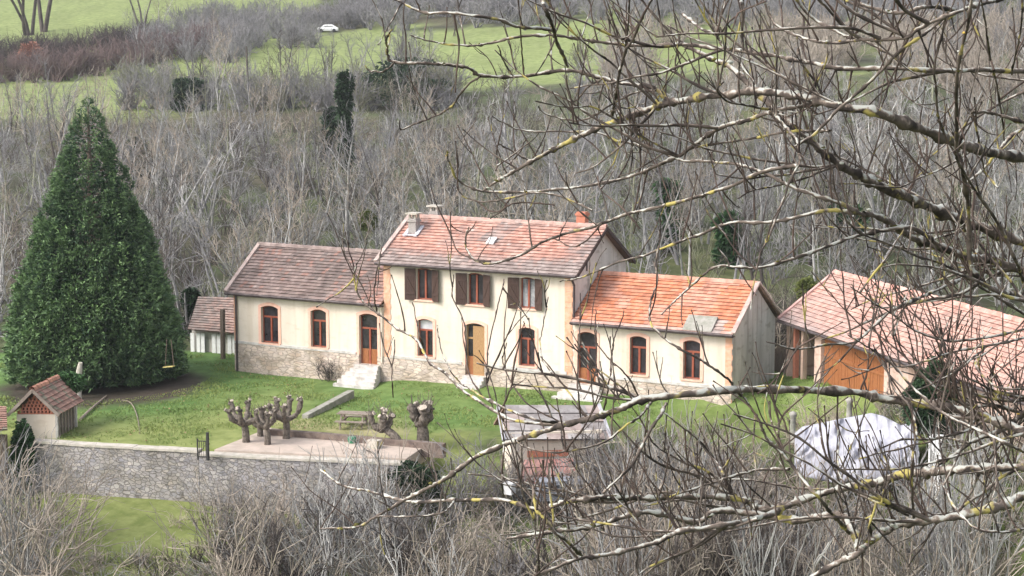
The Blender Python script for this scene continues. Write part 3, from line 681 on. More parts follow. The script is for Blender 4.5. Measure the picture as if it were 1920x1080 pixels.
rwt = thing('retaining_wall', 'grey rubble stone retaining wall below the school lawn', 'wall', tuple(on_z(390, 850, -.4)))
ptsw = [on_z(u, v, z) for u, v, z in ((28, 829, -.36), (130, 836, -.38), (250, 843, -.38), (372, 850, -.4))]
ptsw2 = [on_z(u, v, z) for u, v, z in ((373, 855, -.45), (500, 862, -.45), (620, 867, -.45), (760, 874, -.45))]
part('wall', wall_strip(ptsw, .5, -4.2), stone_wall, rwt); part('wall', wall_strip(ptsw2, .5, -4.2), stone_wall, rwt)
for pts in (ptsw, ptsw2):
    g = G()
    for p, q in zip(pts[:-1], pts[1:]):
        d = q-p; n = np.array([-d[1], d[0], 0]); n /= np.linalg.norm(n); L = np.linalg.norm(d); m_ = int(L/.9)
        for k in range(m_):
            a = p+d*k/m_; g.obox(a-n*.05+(0, 0, .003+rng.random()*.02), d/m_*.985, n*.6, (0, 0, .10))
    part('coping', g, M['coping'], rwt)
g = G()                                                       # steel gate standing on the wall
a = on_z(371, 862, -.5); b = on_z(390, 863, -.5)
g.bar(a, a+(0, 0, .95), .05); g.bar(b, b+(0, 0, 1.25), .10)
for z in (.15, .85): g.bar(a+(0, 0, z), b+(0, 0, z), .04)
for k in range(1, 5): q = a+(b-a)*k/5; g.bar(q+(0, 0, .15), q+(0, 0, .85), .018)
g.bar(a+(0, 0, .15), b+(0, 0, .85), .02)
o = obj('metal_gate', g.me('metal_gate'), M['metal']); tag(o, 'small dark metal gate and post standing on the stone wall', 'gate')
# terrace and kerb
tq = [on_z(402, 847, -.36), on_z(762, 864, -.36), on_z(800, 838, -.32), on_z(505, 806, -.34), on_z(440, 832, -.36)]
g = G(); g.poly([p+(0, 0, .10) for p in tq]); 
for p, q in zip(tq, tq[1:]+tq[:1]): g.poly([p+(0, 0, .10), q+(0, 0, .10), q-(0, 0, .6), p-(0, 0, .6)])
obj('terrace', g.me('terrace'), M['paving'], kind='structure')
kp = [on_z(u, v, z) for u, v, z in ((503, 806, .0), (600, 813, .02), (700, 822, .03), (830, 833, .05))]
g = wall_strip([p-(0, 0, 0) for p in kp], .35, -.6); 
low = obj('low_wall', g.me('low_wall'), M['darkwood']); tag(low, 'long low dark kerb wall running behind the pale terrace', 'low wall')
low.data.materials.clear(); low.data.materials.append(mat('dark_damp_stone', (.12, .09, .08), .9, (.22, .17, .14), 3, .4, 12))
g = G(); pA, pB = on_z(578, 775, -.05), on_z(664, 729, .22); d = pB-pA; n = np.array([d[1], -d[0], 0]); n /= np.linalg.norm(n)
g.obox(pA-(0, 0, .5), d, -n*.34, (0, 0, .42)); rp = obj('ramp_wall', g.me('ramp_wall'), M['concrete']); tag(rp, 'narrow grey concrete slope edge crossing the lawn toward the steps', 'low wall')

# ------------------------------------------------------------------ small things on the lawn
def log(name, pts, rad, m, label, cat, k=7, group=None):
    g = G(); g.tube(smoothline(pts, 3), np.interp(np.linspace(0, 1, len(smoothline(pts, 3))), np.linspace(0, 1, len(rad)), rad), k)
    return tag(obj(name, g.me(name), m), label, cat, group)
pt, _ = ground(664, 803)
tb = thing('picnic_table', 'wooden picnic table with benches on the lawn by the low kerb', 'picnic table', tuple(pt))
def TB(x, y, z): a = R_(18); return pt+np.array([x*math.cos(a)-y*math.sin(a), x*math.sin(a)+y*math.cos(a), z])
def tbox(g, x0, x1, y0, y1, z0, z1): o = TB(x0, y0, z0); g.obox(o, TB(x1, y0, z0)-o, TB(x0, y1, z0)-o, (0, 0, z1-z0))
g = G(); [tbox(g, -.75, .75, -.36+k*.148, -.36+k*.148+.135, .72, .76) for k in range(5)]; part('table_top', g, M['oldwood'], tb)
for y in (-.78, .52):
    g = G(); tbox(g, -.75, .75, y, y+.12, .42, .46); tbox(g, -.75, .75, y+.135, y+.255, .42, .46); part('bench', g, M['oldwood'], tb)
for x in (-.55, .5):
    g = G(); tbox(g, x, x+.06, -.78, .78, .34, .42); tbox(g, x, x+.06, -.34, .34, .64, .72)
    g.bar(TB(x, -.6, -.1), TB(x, -.25, .7), .07, .05); g.bar(TB(x, .6, -.1), TB(x, .25, .7), .07, .05); part('leg_frame', g, M['oldwood'], tb)
# pollarded planes
def pollard(u, v, vt, seed, label, lean=(0, 0), thick=.17, arms=4, s=None, spread=.55, shoots=0):
    r = np.random.default_rng(seed); p0, s_ = ground(u, v); hgt = (v-vt)*s_/FPX
    root = thing('pollarded_tree', label, 'tree', tuple(p0), 'pollarded trees on the terrace')
    t = T(); top = p0+np.array([lean[0], lean[1], hgt*.55])
    line = smoothline([p0-(0, 0, .3), p0+(lean[0]*.3+.04, lean[1]*.3, hgt*.28), top], 5)
    t.add(line, np.linspace(thick*1.25, thick*.85, len(line)), 9); cuts = []; 
    kn = G()
    for k in range(arms):
        a = k*2*math.pi/arms+r.random()*.8; L = spread*(.75+.5*r.random())
        e = top+np.array([math.cos(a)*L, math.sin(a)*L, hgt*(.24+.10*r.random())])
        m_ = top+np.array([math.cos(a)*L*.72, math.sin(a)*L*.72, hgt*.06]); ln = smoothline([top-(0, 0, .16), m_, e], 5)
        t.add(ln, np.linspace(thick*.85, thick*.72, len(ln))*(1+.17*r.normal(size=len(ln))), 8)
        for q in range(5):                                   # swollen knuckles with cut stubs
            d = r.normal(size=3); d[2] = abs(d[2])*.9; d /= np.linalg.norm(d); c = e+d*thick*.55; w_ = r.uniform(.38, .62)
            t.add([c-d*thick*.7, c, c+d*thick*.5, c+d*thick*.62], [thick*w_*.9, thick*w_, thick*w_*.75, thick*w_*.35], 7)
            if d[2] > .35 and r.random() < .55: cuts.append((c+d*thick*.62, d))
        for q in range(4): 
            d = r.normal(size=3); d[2] = abs(d[2])+.6; d /= np.linalg.norm(d); t.add([e, e+d*.22, e+d*.38], [.018, .013, .006], 4)
        for q in range(shoots):
            d = r.normal(size=3); d[2] = abs(d[2])+.8; d /= np.linalg.norm(d); t.add([e, e+d*.3, e+d*.6+(0, 0, .15)], [.02, .015, .006], 4)
    part('trunk', t.me('trunk', True), M['pollard'], root)
    for c, d in cuts: g = G(); g.tube([c-d*.02, c+d*.03], thick*.5, 7); part('cut_end', g, M['cut'], root)
pollard(461, 836, 748, 1, 'leftmost pollarded tree with a broad knobbly head on the terrace', (-.12, 0), .16, 5, spread=.78)
pollard(487, 824, 770, 2, 'pollarded tree standing second and rearmost on the terrace', (0, 0), .14, 4, spread=.45)
pollard(501, 840, 756, 3, 'thin pollarded tree nearest the wall edge, in the middle of the cluster', (-.05, 0), .14, 5, spread=.55)
pollard(536, 829, 740, 4, 'rightmost of the small pollards, arms spread like a fork', (.03, 0), .16, 5, spread=.7)
pollard(792, 838, 748, 5, 'stout dark pollarded stump behind the end of the kerb', (-.05, 0), .27, 5, spread=.35, shoots=5)
pollard(752, 842, 770, 6, 'pollarded tree leaning left over the terrace end', (-1.0, .0), .19, 4, spread=.45, shoots=3)
# fallen branches, pot, swing seat, stone, bin
def gp(u, v, dz=0): return ground(u, v)[0]+np.array([0, 0, dz])
log('fallen_branch', [gp(150, 790, .08), gp(172, 771, .14), gp(200, 745, .1)], [.07, .06, .03], M['oldwood'], 'fallen bare branch on the lawn beside the conifer shade', 'branch')
log('fallen_branch', [gp(262, 815, .02), gp(258, 785, .06), gp(246, 760, .12), gp(228, 752, .05)], [.012, .025, .025, .01], M['oldwood'], 'pale forked fallen branch lying on the lawn', 'branch')
g = G(); p = gp(660, 836, .12)
for z0, z1, r0_, r1_ in ((0, .22, .16, .2),): g.tube([p, p+(0, 0, .22), p+(0, 0, .30)], [.15, .2, .17], 10)
tag(obj('plastic_tub', g.me('tub'), mat('green_plastic', (.05, .20, .11), .5)), 'small green tub on the terrace near the wall edge', 'tub')
g = G(); p = gp(702, 846, .1); g.box(p-(.28, .2, .2), p+(.28, .2, .42)); g2 = G()
o = obj('stone_block', g.me('stone_block'), M['coping']); tag(o, 'pale square stone block at the right end of the terrace', 'block')
sw = P(316, 690, 96.0); swg = thing('swing', 'small yellow swing seat hanging at the right edge of the conifer', 'swing', tuple(sw))
g = G(); g.obox(sw-(.30, .1, .0), (.58, .06, .08), (0, .22, 0), (0, 0, .05)); part('seat', g, mat('yellow_plastic', (.62, .52, .20), .6), swg)
for x0_, z0_ in ((-.29, .02), (.27, .10)): g = G(); g.bar(sw+(x0_, .1, z0_), sw+(x0_*.5, .1, 1.5), .03); part('rope', g, M['darkwood'], swg)
def rock(name, p, r, m, label, cat, seed=0):
    import bmesh
    bm = bmesh.new(); bmesh.ops.create_icosphere(bm, subdivisions=3, radius=1); rs = np.random.default_rng(seed); o_ = rs.random(3)*9
    for v in bm.verts:
        n = fbm(v.co.x*1.6+o_[0]+v.co.z, v.co.y*1.6+o_[1]-v.co.z, seed); k = .7+.6*float(n); v.co = Vector((v.co.x*r[0]*k, v.co.y*r[1]*k, v.co.z*r[2]*k))
    me = bpy.data.meshes.new(name); bm.to_mesh(me); bm.free(); o = obj(name, me, m); o.location = p; return tag(o, label, cat)
p = P(147, 753, 94); log('tree_stump', [p-(0, 0, .3), p+(.02, 0, .8), p+(.10, 0, 1.5), p+(.22, 0, 2.05)], [.20, .15, .17, .10], M['coping'], 'pale broken standing stump between the hut roof and the conifer', 'stump', 9)
# kiosk with rusty pink lower roof
ks = 80.0
kp0 = P(958, 893, ks); kx = P(1128, 893, ks+.6)-kp0; kx[2] = 0; kw = np.linalg.norm(kx); kx /= kw; ky = np.array([-kx[1], kx[0], 0]); kz = kp0[2]
def KP(a, b, v_, s=None): q = kp0+kx*a+ky*b; return np.array([q[0], q[1], P(1040, v_, ks)[2]])
kio = thing('garden_cabin', 'small cabin with pale sheet roof and cream walls down the bank', 'cabin', tuple(kp0))
g = G(); g.obox(KP(0, 0, 925), kx*kw, ky*2.4, (0, 0, KP(0, 0, 812)[2]-KP(0, 0, 925)[2])); part('wall', g, M['plaster'], kio)
pk = lambda u, v, rs: lerp3(lerp3((.28, .265, .26), (.40, .375, .365), rs.random()), (.42, .30, .26), .5*(vnoise(u*6, v*3, 9) > .5))
g = G(); roof_slope(g, KP(-.35, -.3, 822), KP(kw+.35, -.3, 828), KP(kw+.15, 1.5, 778), KP(-.05, 1.5, 772), pk, seed=60, tw=.5, th=.6)
roof_slope(g, KP(-.35, 3.0, 822), KP(kw+.35, 3.0, 828), KP(kw+.15, 1.5, 778), KP(-.05, 1.5, 772), pk, seed=61, tw=.5, th=.6)
for x, q in ((-.36, 822), (kw+.36, 828)): g.bar(KP(x, -.32, q), KP(x*1.0 if x < 0 else kw+.15, 1.5, 776), .14, .12, col=(.50, .50, .54))
part('roof', g, M['tiles'], kio)
g = G(); a = KP(.55, -.06, 845); 
for k in range(12): g.obox(KP(.72+k*.155, -.05, 858), kx*.14, -ky*.03, (0, 0, KP(0, 0, 846)[2]-KP(0, 0, 858)[2]), (.6, .25, .12))
part('brick_band', g, M['brick'], kio)
g = G(); roof_slope(g, KP(.25, -1.35, 897), KP(2.7, -1.35, 897), KP(2.75, -.1, 862), KP(.55, -.1, 862), lambda u, v, rs: lerp3((.38, .19, .17), (.48, .28, .25), rs.random()), seed=62, tw=.16, th=.7)
po = part('porch_roof', g, M['tiles'], kio)
for a in (.3, 1.1, 1.9, 2.65):
    g = G(); g.bar(KP(a, -1.25, 940), KP(a, -1.25, 897), .09); part('porch_post', g, M['darkwood'], kio)
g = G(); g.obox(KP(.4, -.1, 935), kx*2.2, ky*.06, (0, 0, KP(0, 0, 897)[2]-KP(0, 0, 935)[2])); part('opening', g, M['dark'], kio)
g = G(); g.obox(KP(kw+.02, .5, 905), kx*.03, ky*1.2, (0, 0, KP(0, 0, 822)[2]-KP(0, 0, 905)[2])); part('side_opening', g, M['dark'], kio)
# stack of slates in front of it, white box
g = G(); p = P(1010, 915, 77.5); rs_ = np.random.default_rng(9)
for k in range(9): g.obox(p+(rs_.normal(0, .05), rs_.normal(0, .05), -.6+k*.1), kx*(2.0+.2*rs_.random()), ky*.8, (0, 0, .07))
tag(obj('plank_pile', g.me('plank_pile'), mat('blue_grey_boards', (.30, .31, .35), .8, (.18, .19, .22), 5)), 'pile of blue grey boards lying in front of the cabin porch', 'boards')
g = G(); p = P(955, 915, 77.5); g.box(p-(.2, .2, .25), p+(.2, .2, .18)); g.box(p-(.23, .23, -.18), p+(.23, .23, .23)); tag(obj('white_box', g.me('white_box'), M['white']), 'white box among the brush left of the boards', 'box')
# big sheeted heap
ts = 77.0; nu, nv = 150, 50; VV = np.zeros((nv, nu, 3)); 
for i in range(nu):
    u = i/(nu-1); px = 1490+u*232; ts = 77.0-4.2*u; top = np.interp(u, [0, .06, .35, .62, .72, .86, .95, 1], [812, 800, 786, 774, 780, 797, 792, 815]); bot = np.interp(u, [0, .3, .6, 1], [890, 905, 900, 892])
    for j in range(nv):
        v = j/(nv-1); dn = (vnoise(u*14, v*3, 77)-.5)*.45+(.5-abs(vnoise(u*24+v*2, v*3, 78)-.5)*2)*.34+(.5-abs(vnoise(u*13-v*5, v*5, 79)-.5)*2)*.30
        if v < .7: q = P(px, bot+(top-bot)*(v/.7), ts+dn+1.2*(v/.7)**2)
        else: w_ = (v-.7)/.3; q = P(px, top, ts+1.2+dn*(1-w_)+w_*2.2); q[2] -= w_**2*1.9
        VV[j, i] = q
i = np.arange(nv-1)[:, None]*nu; j = np.arange(nu-1)[None]; F = np.stack([i+j, i+j+1, i+nu+j+1, i+nu+j], -1).reshape(-1, 4)
o = obj('sheeted_heap', mesh_np('heap', VV.reshape(-1, 3), F, None, True), M['tarp']); tag(o, 'large heap under crumpled white sheeting behind the saplings', 'covered heap')
md = o.modifiers.new('s', 'SOLIDIFY'); md.thickness = .05
g = G(); p = P(1758, 838, 72.5); g.box(p-(.28, .3, 2.8), p+(.25, .3, .45)); g.box(p-(.14, .32, .1), p+(.14, -.29, .3))
tag(obj('white_crate', g.me('white_crate'), M['white']), 'small white crate right of the sheeted heap', 'crate')
g = G(); p = P(1232, 748, 84); g.box(p-(.2, .2, .4), p+(.2, .2, .2)); 
# round stone posts in the garden right of the school
for u, v, lb in ((1593, 752, 'round topped grey stone post above the white sheeted heap'), (1487, 778, 'grey stone post at the left end of the white sheeted heap')):
    p = P(u, v, 79.5); g = G(); g.tube([p-(0, 0, 1.2), p+(0, 0, -.1), p+(0, 0, .0), p+(0, 0, .09), p+(0, 0, .16)], [.15, .12, .18, .17, .05], 10); tag(obj('stone_post', g.me('post', True), M['concrete']), lb, 'post')
# far white car on the hillside lane
cp = gp(615, 60); car = thing('parked_car', 'small white car on the hillside lane above the trees', 'car', tuple(cp))
def CB(x, y, z): return cp+0.88*np.array([RH[0]*x+FH[0]*y, RH[1]*x+FH[1]*y, z])
def loft(sec):                                                # sections (x, z_low, z_high, half width)
    g = G()
    rings = [[CB(x, -w_, zl_), CB(x, -w_*1.02, (zl_+zh_)/2), CB(x, -w_*.86, zh_), CB(x, w_*.86, zh_), CB(x, w_*1.02, (zl_+zh_)/2), CB(x, w_, zl_)] for x, zl_, zh_, w_ in sec]
    for a, b in zip(rings[:-1], rings[1:]):
        for k in range(6): g.poly([a[k], b[k], b[(k+1) % 6], a[(k+1) % 6]])
    g.poly(rings[0]); g.poly(rings[-1][::-1]); return g
part('body', loft([(-2.0, .35, .6, .7), (-1.9, .28, .85, .82), (-1.2, .25, .98, .85), (0, .25, 1.0, .86), (1.4, .25, 1.0, .85), (1.95, .28, .9, .8), (2.02, .4, .7, .7)]), M['white'], car, True)
part('cabin', loft([(-1.25, .95, 1.0, .78), (-.6, .95, 1.42, .72), (.8, .95, 1.46, .72), (1.6, .95, 1.02, .76)]), M['white'], car, True)
g = loft([(-.75, 1.05, 1.08, .74), (-.5, 1.06, 1.26, .755), (.75, 1.06, 1.28, .755), (1.1, 1.05, 1.1, .74)]); part('window', g, M['glass'], car)
for x in (-1.25, 1.25):
    for y in (-.84, .84): g = G(); g.tube([CB(x, y-.09, .3), CB(x, y+.09, .3)], .3, 12); part('wheel', g, M['metal'], car)

# ------------------------------------------------------------------ foliage
def sprays(cent, dirs, L, W, col, r, fan=3, droop=.35, flat=.0):
    """leafy sprays: each a fan of narrow curved blades"""
    n = len(cent); Vs = []; Fs = []; Cs = []; base = 0
    for k in range(fan):
        d = dirs+r.normal(0, .35, (n, 3)); d /= np.linalg.norm(d, axis=1)[:, None]
        sd_ = np.cross(d, r.normal(size=(n, 3))); sd_ /= np.linalg.norm(sd_, axis=1)[:, None]+1e-9
        l = (L*(.6+.8*r.random(n)))[:, None]; w_ = (W*(.6+.8*r.random(n)))[:, None]
        a = cent; b = a+d*l*.5; c = a+d*l; c[:, 2] -= l[:, 0]*droop
        Vs.append(np.stack([a-sd_*w_*.25, a+sd_*w_*.25, b-sd_*w_*.5, b+sd_*w_*.5, c-sd_*w_*.12, c+sd_*w_*.12], 1).reshape(-1, 3))
        i = (np.arange(n)*6)[:, None]+base; Fs.append(np.stack([np.hstack([i, i+1, i+3, i+2]), np.hstack([i+2, i+3, i+5, i+4])], 1).reshape(-1, 4)); base += n*6
        Cs.append(np.repeat(col+r.normal(0, .12, n), 6))
    return np.concatenate(Vs), np.concatenate(Fs), np.clip(np.concatenate(Cs), 0, 1)
def leafmesh(name, V, F, c): return mesh_np(name, V, F, np.repeat(c[:, None], 3, 1))
LC = leafmat('conifer_green', (.024, .058, .030), (.20, .31, .125)); LI = leafmat('ivy_green', (.018, .045, .02), (.06, .14, .04)); LM = leafmat('mistletoe_green', (.06, .08, .02), (.14, .16, .04))
LE = leafmat('dark_shrub_green', (.012, .028, .014), (.045, .085, .035))
# big conifer
cx0, cs0 = ground(182, 712); cs0 = 99.5; base = np.array([*XY(cs0, (168-960)*cs0/FPX), 0]); base[2] = HX(base[0], base[1])
conif = thing('conifer_tree', 'tall dark green conical conifer left of the school', 'tree', tuple(base))
con_h = (692-160)*cs0/FPX
prof_z = np.array([0, 0.02, .08, .2, .35, .5, .62, .75, .86, .94, 1.0]); prof_r = np.array([3.4, 4.4, 4.75, 4.5, 3.8, 3.05, 2.45, 1.8, 1.2, .72, .14])
r = np.random.default_rng(5); NT = 1700; K = 34
zt = np.clip((1-np.sqrt(r.random(NT)))*1.03, 0.01, .985); at = r.random(NT)*2*math.pi
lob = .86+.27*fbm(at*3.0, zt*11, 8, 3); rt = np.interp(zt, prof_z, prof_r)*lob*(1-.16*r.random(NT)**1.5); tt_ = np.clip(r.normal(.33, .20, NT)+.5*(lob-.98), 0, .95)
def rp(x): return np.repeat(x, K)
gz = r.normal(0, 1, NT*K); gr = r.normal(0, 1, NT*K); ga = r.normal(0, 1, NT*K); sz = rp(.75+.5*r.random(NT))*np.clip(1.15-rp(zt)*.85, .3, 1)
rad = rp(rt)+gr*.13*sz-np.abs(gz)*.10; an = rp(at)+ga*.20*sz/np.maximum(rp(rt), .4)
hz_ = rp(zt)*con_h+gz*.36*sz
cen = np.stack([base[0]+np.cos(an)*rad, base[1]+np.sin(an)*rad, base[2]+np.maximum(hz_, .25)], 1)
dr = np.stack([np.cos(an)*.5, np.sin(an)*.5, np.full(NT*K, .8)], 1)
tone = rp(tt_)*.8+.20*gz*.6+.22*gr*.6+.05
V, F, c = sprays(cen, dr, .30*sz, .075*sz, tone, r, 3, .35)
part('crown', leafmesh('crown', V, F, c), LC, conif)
t = T(); t.add([base-(0, 0, .3), base+(0, 0, con_h*.5), base+(0, 0, con_h*.97)], [.45, .25, .03], 9)
for k in range(90):
    z = .03+.9*(k/90); a = k*2.4; rr_ = np.interp(z, prof_z, prof_r)*.82; p = base+(0, 0, z*con_h); d = np.array([math.cos(a), math.sin(a), 0])
    t.add(smoothline([p, p+d*rr_*.5+(0, 0, .1), p+d*rr_+(0, 0, .55)], 3), np.linspace(.09*(1-z)+.03, .015, 7), 5)
part('trunk', t.me('trunk'), M['darkwood'], conif)
# darker inner foliage that closes the crown
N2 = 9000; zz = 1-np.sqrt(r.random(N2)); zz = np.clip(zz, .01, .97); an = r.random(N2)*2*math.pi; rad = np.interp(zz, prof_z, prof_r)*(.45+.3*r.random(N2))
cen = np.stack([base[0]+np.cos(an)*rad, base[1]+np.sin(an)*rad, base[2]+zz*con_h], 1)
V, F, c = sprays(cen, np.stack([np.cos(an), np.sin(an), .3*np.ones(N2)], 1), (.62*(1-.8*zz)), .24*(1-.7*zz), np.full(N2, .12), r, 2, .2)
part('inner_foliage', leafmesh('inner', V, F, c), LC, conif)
def blob_leaves(ell, n, L, W, r, fan=2, tone=.4, hollow=.5, up=.4):
    """ell: list of (centre, radii)"""
    vol = np.array([e[1][0]*e[1][1]*e[1][2] for e in ell])**.67; vol /= vol.sum(); Cn = []; Dn = []
    for (c_, rr__), k in zip(ell, (vol*n).astype(int)+3):
        d = r.normal(size=(k, 3)); d /= np.linalg.norm(d, axis=1)[:, None]; q = (hollow+(1-hollow)*r.random(k)**.5)[:, None]
        q = q*(.8+.4*vnoise(d[:, 0]*3+c_[0], d[:, 1]*3+d[:, 2]*2, 5))[:, None]
        Cn.append(np.asarray(c_)+d*q*np.asarray(rr__)); Dn.append(d+(0, 0, up))
    Cn = np.concatenate(Cn); Dn = np.concatenate(Dn); Dn /= np.linalg.norm(Dn, axis=1)[:, None]
    tn = tone+.5*(vnoise(Cn[:, 0]*1.7+Cn[:, 2], Cn[:, 1]*1.7+Cn[:, 2]*1.5, 3)-.5)
    return sprays(Cn, Dn, np.full(len(Cn), L), np.full(len(Cn), W), tn, r, fan, .3)
def leafthing(name, ell, n, L, W, m, label, cat, seed, tone=.4, group=None):
    r = np.random.default_rng(seed); V, F, c = blob_leaves(ell, n, L, W, r, 2, tone)
    return tag(obj(name, leafmesh(name, V, F, c), m), label, cat, group)
p = P(42, 870, 83.2)
leafthing('ivy', [(p, (.45, .45, 1.9)), (p+(-.3, 0, -1.3), (.5, .5, 1.2)), (p+(-.1, .2, 1.1), (.35, .4, .6))], 5200, .16, .12, LI, 'dark green ivy hanging down the left end of the stone wall', 'ivy', 11)
p = P(126, 716, 88); leafthing('green_bush', [(p, (.75, .6, .35))], 1500, .2, .12, LI, 'low green bush behind the hut ridge', 'bush', 12, .6)
p = P(1742, 735, 74.5); leafthing('evergreen_shrub', [(p-(0, 0, .5), (.95, .9, 1.2)), (p+(.3, 0, .4), (.45, .5, .9))], 4200, .2, .12, LE, 'dark evergreen shrub growing in front of the barn wall', 'shrub', 13)
p = P(770, 878, 79); leafthing('ivy', [(p-(0, 0, .4), (.8, .6, .7)), (p+(.8, 0, -.6), (.7, .6, .7)), (p+(-.9, 0, -.7), (.6, .5, .5))], 1700, .15, .09, LE, 'ivy covered bank below the end of the terrace', 'ivy', 14, .35)
p = P(690, 413, 128); leafthing('mistletoe_ball', [(p, (.55, .55, .62))], 900, .22, .07, LM, 'round green mistletoe ball left of the main chimney', 'mistletoe', 15)
p = P(1512, 541, 100); leafthing('mistletoe_ball', [(p, (.5, .5, .5))], 800, .22, .07, LM, 'yellow green mistletoe ball above the barn verge', 'mistletoe', 16, .7)
# bare shrub at the school wall and the dry bush next to it
BARK = dict(pale=mat('pale_bark', (.41, .40, .385), .9, (.19, .185, .175), 1.3, objvar=.3), grey=mat('grey_bark', (.32, .31, .31), .9, (.20, .19, .19), 1.5, objvar=.3),
 brown=mat('brown_twigs', (.20, .17, .14), .9, (.33, .285, .24), 1.2, objvar=.3), mauve=mat('mauve_grey_twigs', (.265, .255, .26), .9, (.14, .135, .135), 1.0, objvar=.25),
 green=mat('mossy_bark', (.24, .25, .16), .9, (.17, .16, .12), 1.6, objvar=.25), dark=mat('dark_bark', (.06, .05, .045), .9, (.12, .10, .09), 2, objvar=.2),
 russet=mat('russet_stems', (.19, .13, .10), .9, (.33, .27, .22), 1.5, objvar=.25), tan=mat('tan_twigs', (.46, .40, .33), .9, (.26, .21, .17), 1.5, objvar=.25))
def wig(p, d, L, n, r, amp, up=.0):
    """wandering line from p in direction d"""
    pts = [np.asarray(p, float)]; d = np.asarray(d, float)/np.linalg.norm(d)
    for k in range(n):
        d = d+r.normal(0, amp, 3); d[2] += up; d /= np.linalg.norm(d); pts.append(pts[-1]+d*L/n)
    return np.array(pts)
def along(line, t):
    x = t*(len(line)-1); i = min(int(x), len(line)-2); f = x-i; return line[i]*(1-f)+line[i+1]*f, line[i+1]-line[i]
def gen_tree(seed, h, stems=2, spread=.25, nb=12, nt=6, r0=.11, start=.22, ang=.8, tk=2, tl=1.0, tw=.009):
    """two tube sets (stems, crown) of a leafless tree based at the origin"""
    r = np.random.default_rng(seed); tr, cr = T(), T()
    for s in range(stems):
        a = r.random()*6.28; d = np.array([math.cos(a)*spread*r.random()*1.6, math.sin(a)*spread*r.random()*1.6, 1.])
        hh = h*(.75+.25*r.random() if s else 1.); st = wig((r.normal(0, .12*stems*.5), r.normal(0, .12*stems*.5), -.3), d, hh, 8, r, .07, .04)
        rr_ = 1.25*r0*(.6+.5*r.random())*(1 if stems < 3 else .8); tr.add(st, np.linspace(rr_, rr_*.12, 9), 5)
        for b in range(nb):
            t_ = start+(1-start)*(b+r.random())/nb; p, dd = along(st, min(t_, .99)); dd = dd/np.linalg.norm(dd)
            az = r.random()*6.28; sd_ = np.cross(dd, (math.cos(az), math.sin(az), 0)); sd_ /= np.linalg.norm(sd_)+1e-9
            L = h*(.34*(1-t_)+.10)*(.7+.6*r.random()); br_ = wig(p, dd*.8+sd_*ang*(.5+.6*r.random()), L, 5, r, .20, .10)
            rb = max(.026, rr_*(1-t_*.85)*.45); (tr if rb > .03 else cr).add(br_, np.linspace(rb, rb*.35, 6), 4 if rb > .03 else 3)
            for q in range(nt):
                p2, d2 = along(br_, .15+.85*(q+r.random())/nt*.98); d2 = d2/np.linalg.norm(d2); sd2 = r.normal(size=3); sd2[2] += .35
                l2 = (.35+.7*r.random())*tl*(1-.3*q/nt); tw_ = wig(p2, d2*.8+sd2*.45, l2, 3, r, .16, .06); cr.add(tw_, np.linspace(tw, tw*.45, 4), 3)
                for z in range(tk):
                    p3, d3 = along(tw_, .2+.7*r.random()); d3 = d3/np.linalg.norm(d3); cr.add(wig(p3, d3+r.normal(0, .5, 3)+(0, 0, .2), l2*.55, 2, r, .15, .05), [tw*.7, tw*.5, tw*.3], 3)
    return tr, cr
def gen_shrub(seed, h, stems=14, spread=.5, nt=7, r0=.022, arch=.0, tw=.008, sub=1):
    r = np.random.default_rng(seed); t = T()
    for s in range(stems):
        a = r.random()*6.28; q = r.random(); L = h*(.55+.5*r.random()); k = spread*(.3+q)
        st = wig((math.cos(a)*.35*q, math.sin(a)*.35*q, -.15), (math.cos(a)*k, math.sin(a)*k, 1.), L, 8, r, .22, .05-arch*.12); t.add(st, np.linspace(r0, r0*.3, 9), 4)
        for b in range(nt):
            p, d = along(st, .2+.78*(b+r.random())/nt); d = d/np.linalg.norm(d); l2 = h*.28*(.5+r.random()); w2 = wig(p, d+r.normal(0, .6, 3)+(0, 0, .2), l2, 3, r, .26, .05-arch*.1)
            t.add(w2, np.linspace(tw, tw*.4, 4), 3)
            for z in range(sub):
                p3, d3 = along(w2, .2+.7*r.random()); t.add(wig(p3, d3/np.linalg.norm(d3)+r.normal(0, .5, 3), l2*.45, 2, r, .15, .03), [tw*.6, tw*.5, tw*.3], 3)
    return t
p = gp(618, 714); o = obj('bare_shrub', gen_shrub(91, 1.5, 26, .7, 9, .02, .1, .012, 2).me('shrub'), BARK['dark'])
o.location = p; tag(o, 'dark leafless shrub beside the left steps against the stone plinth', 'shrub')
p = gp(518, 704); o = obj('bare_shrub', gen_shrub(92, .6, 14, .9, 6, .012, .1, .009, 1).me('shrub'), BARK['brown'])
o.location = p; tag(o, 'tiny brown dry shrub at the foot of the left wing wall', 'shrub')
# short grass tufts and dead leaves on the lawn: uncountable
def lawn_pts(n, r, k_):
    s = r.uniform(79, 107, n*2); t_ = r.uniform(-29, 15, n*2); ok = (s > swall(t_)+.5) & (s < np.where((t_ > -15.2) & (t_ < 11), sfac(t_)-.5, 107)) & (vnoise(s*.8, t_*.8, k_) > .30)
    x, y = XY(s, t_); z = H(s, t_); q = np.stack([x, y, z], 1)[ok]
    keep = np.ones(len(q), bool)
    a, b = np.array(tq)[:, :2].min(0), np.array(tq)[:, :2].max(0); px_, py_ = PXA(q)
    keep &= ~((px_ > 395) & (px_ < 800) & (py_ > 806) & (py_ < 875)) & ~((px_ > 590) & (px_ < 740) & (py_ < 735)) & ~((np.hypot(q[:, 0]-base[0], q[:, 1]-base[1]) < 6.2))
    return q[keep][:n]
def PXA(q):
    d = q-CAM; z = d@FW; return 960+FPX*(d@RT)/z, 540-FPX*(d@UP)/z
r = np.random.default_rng(55)
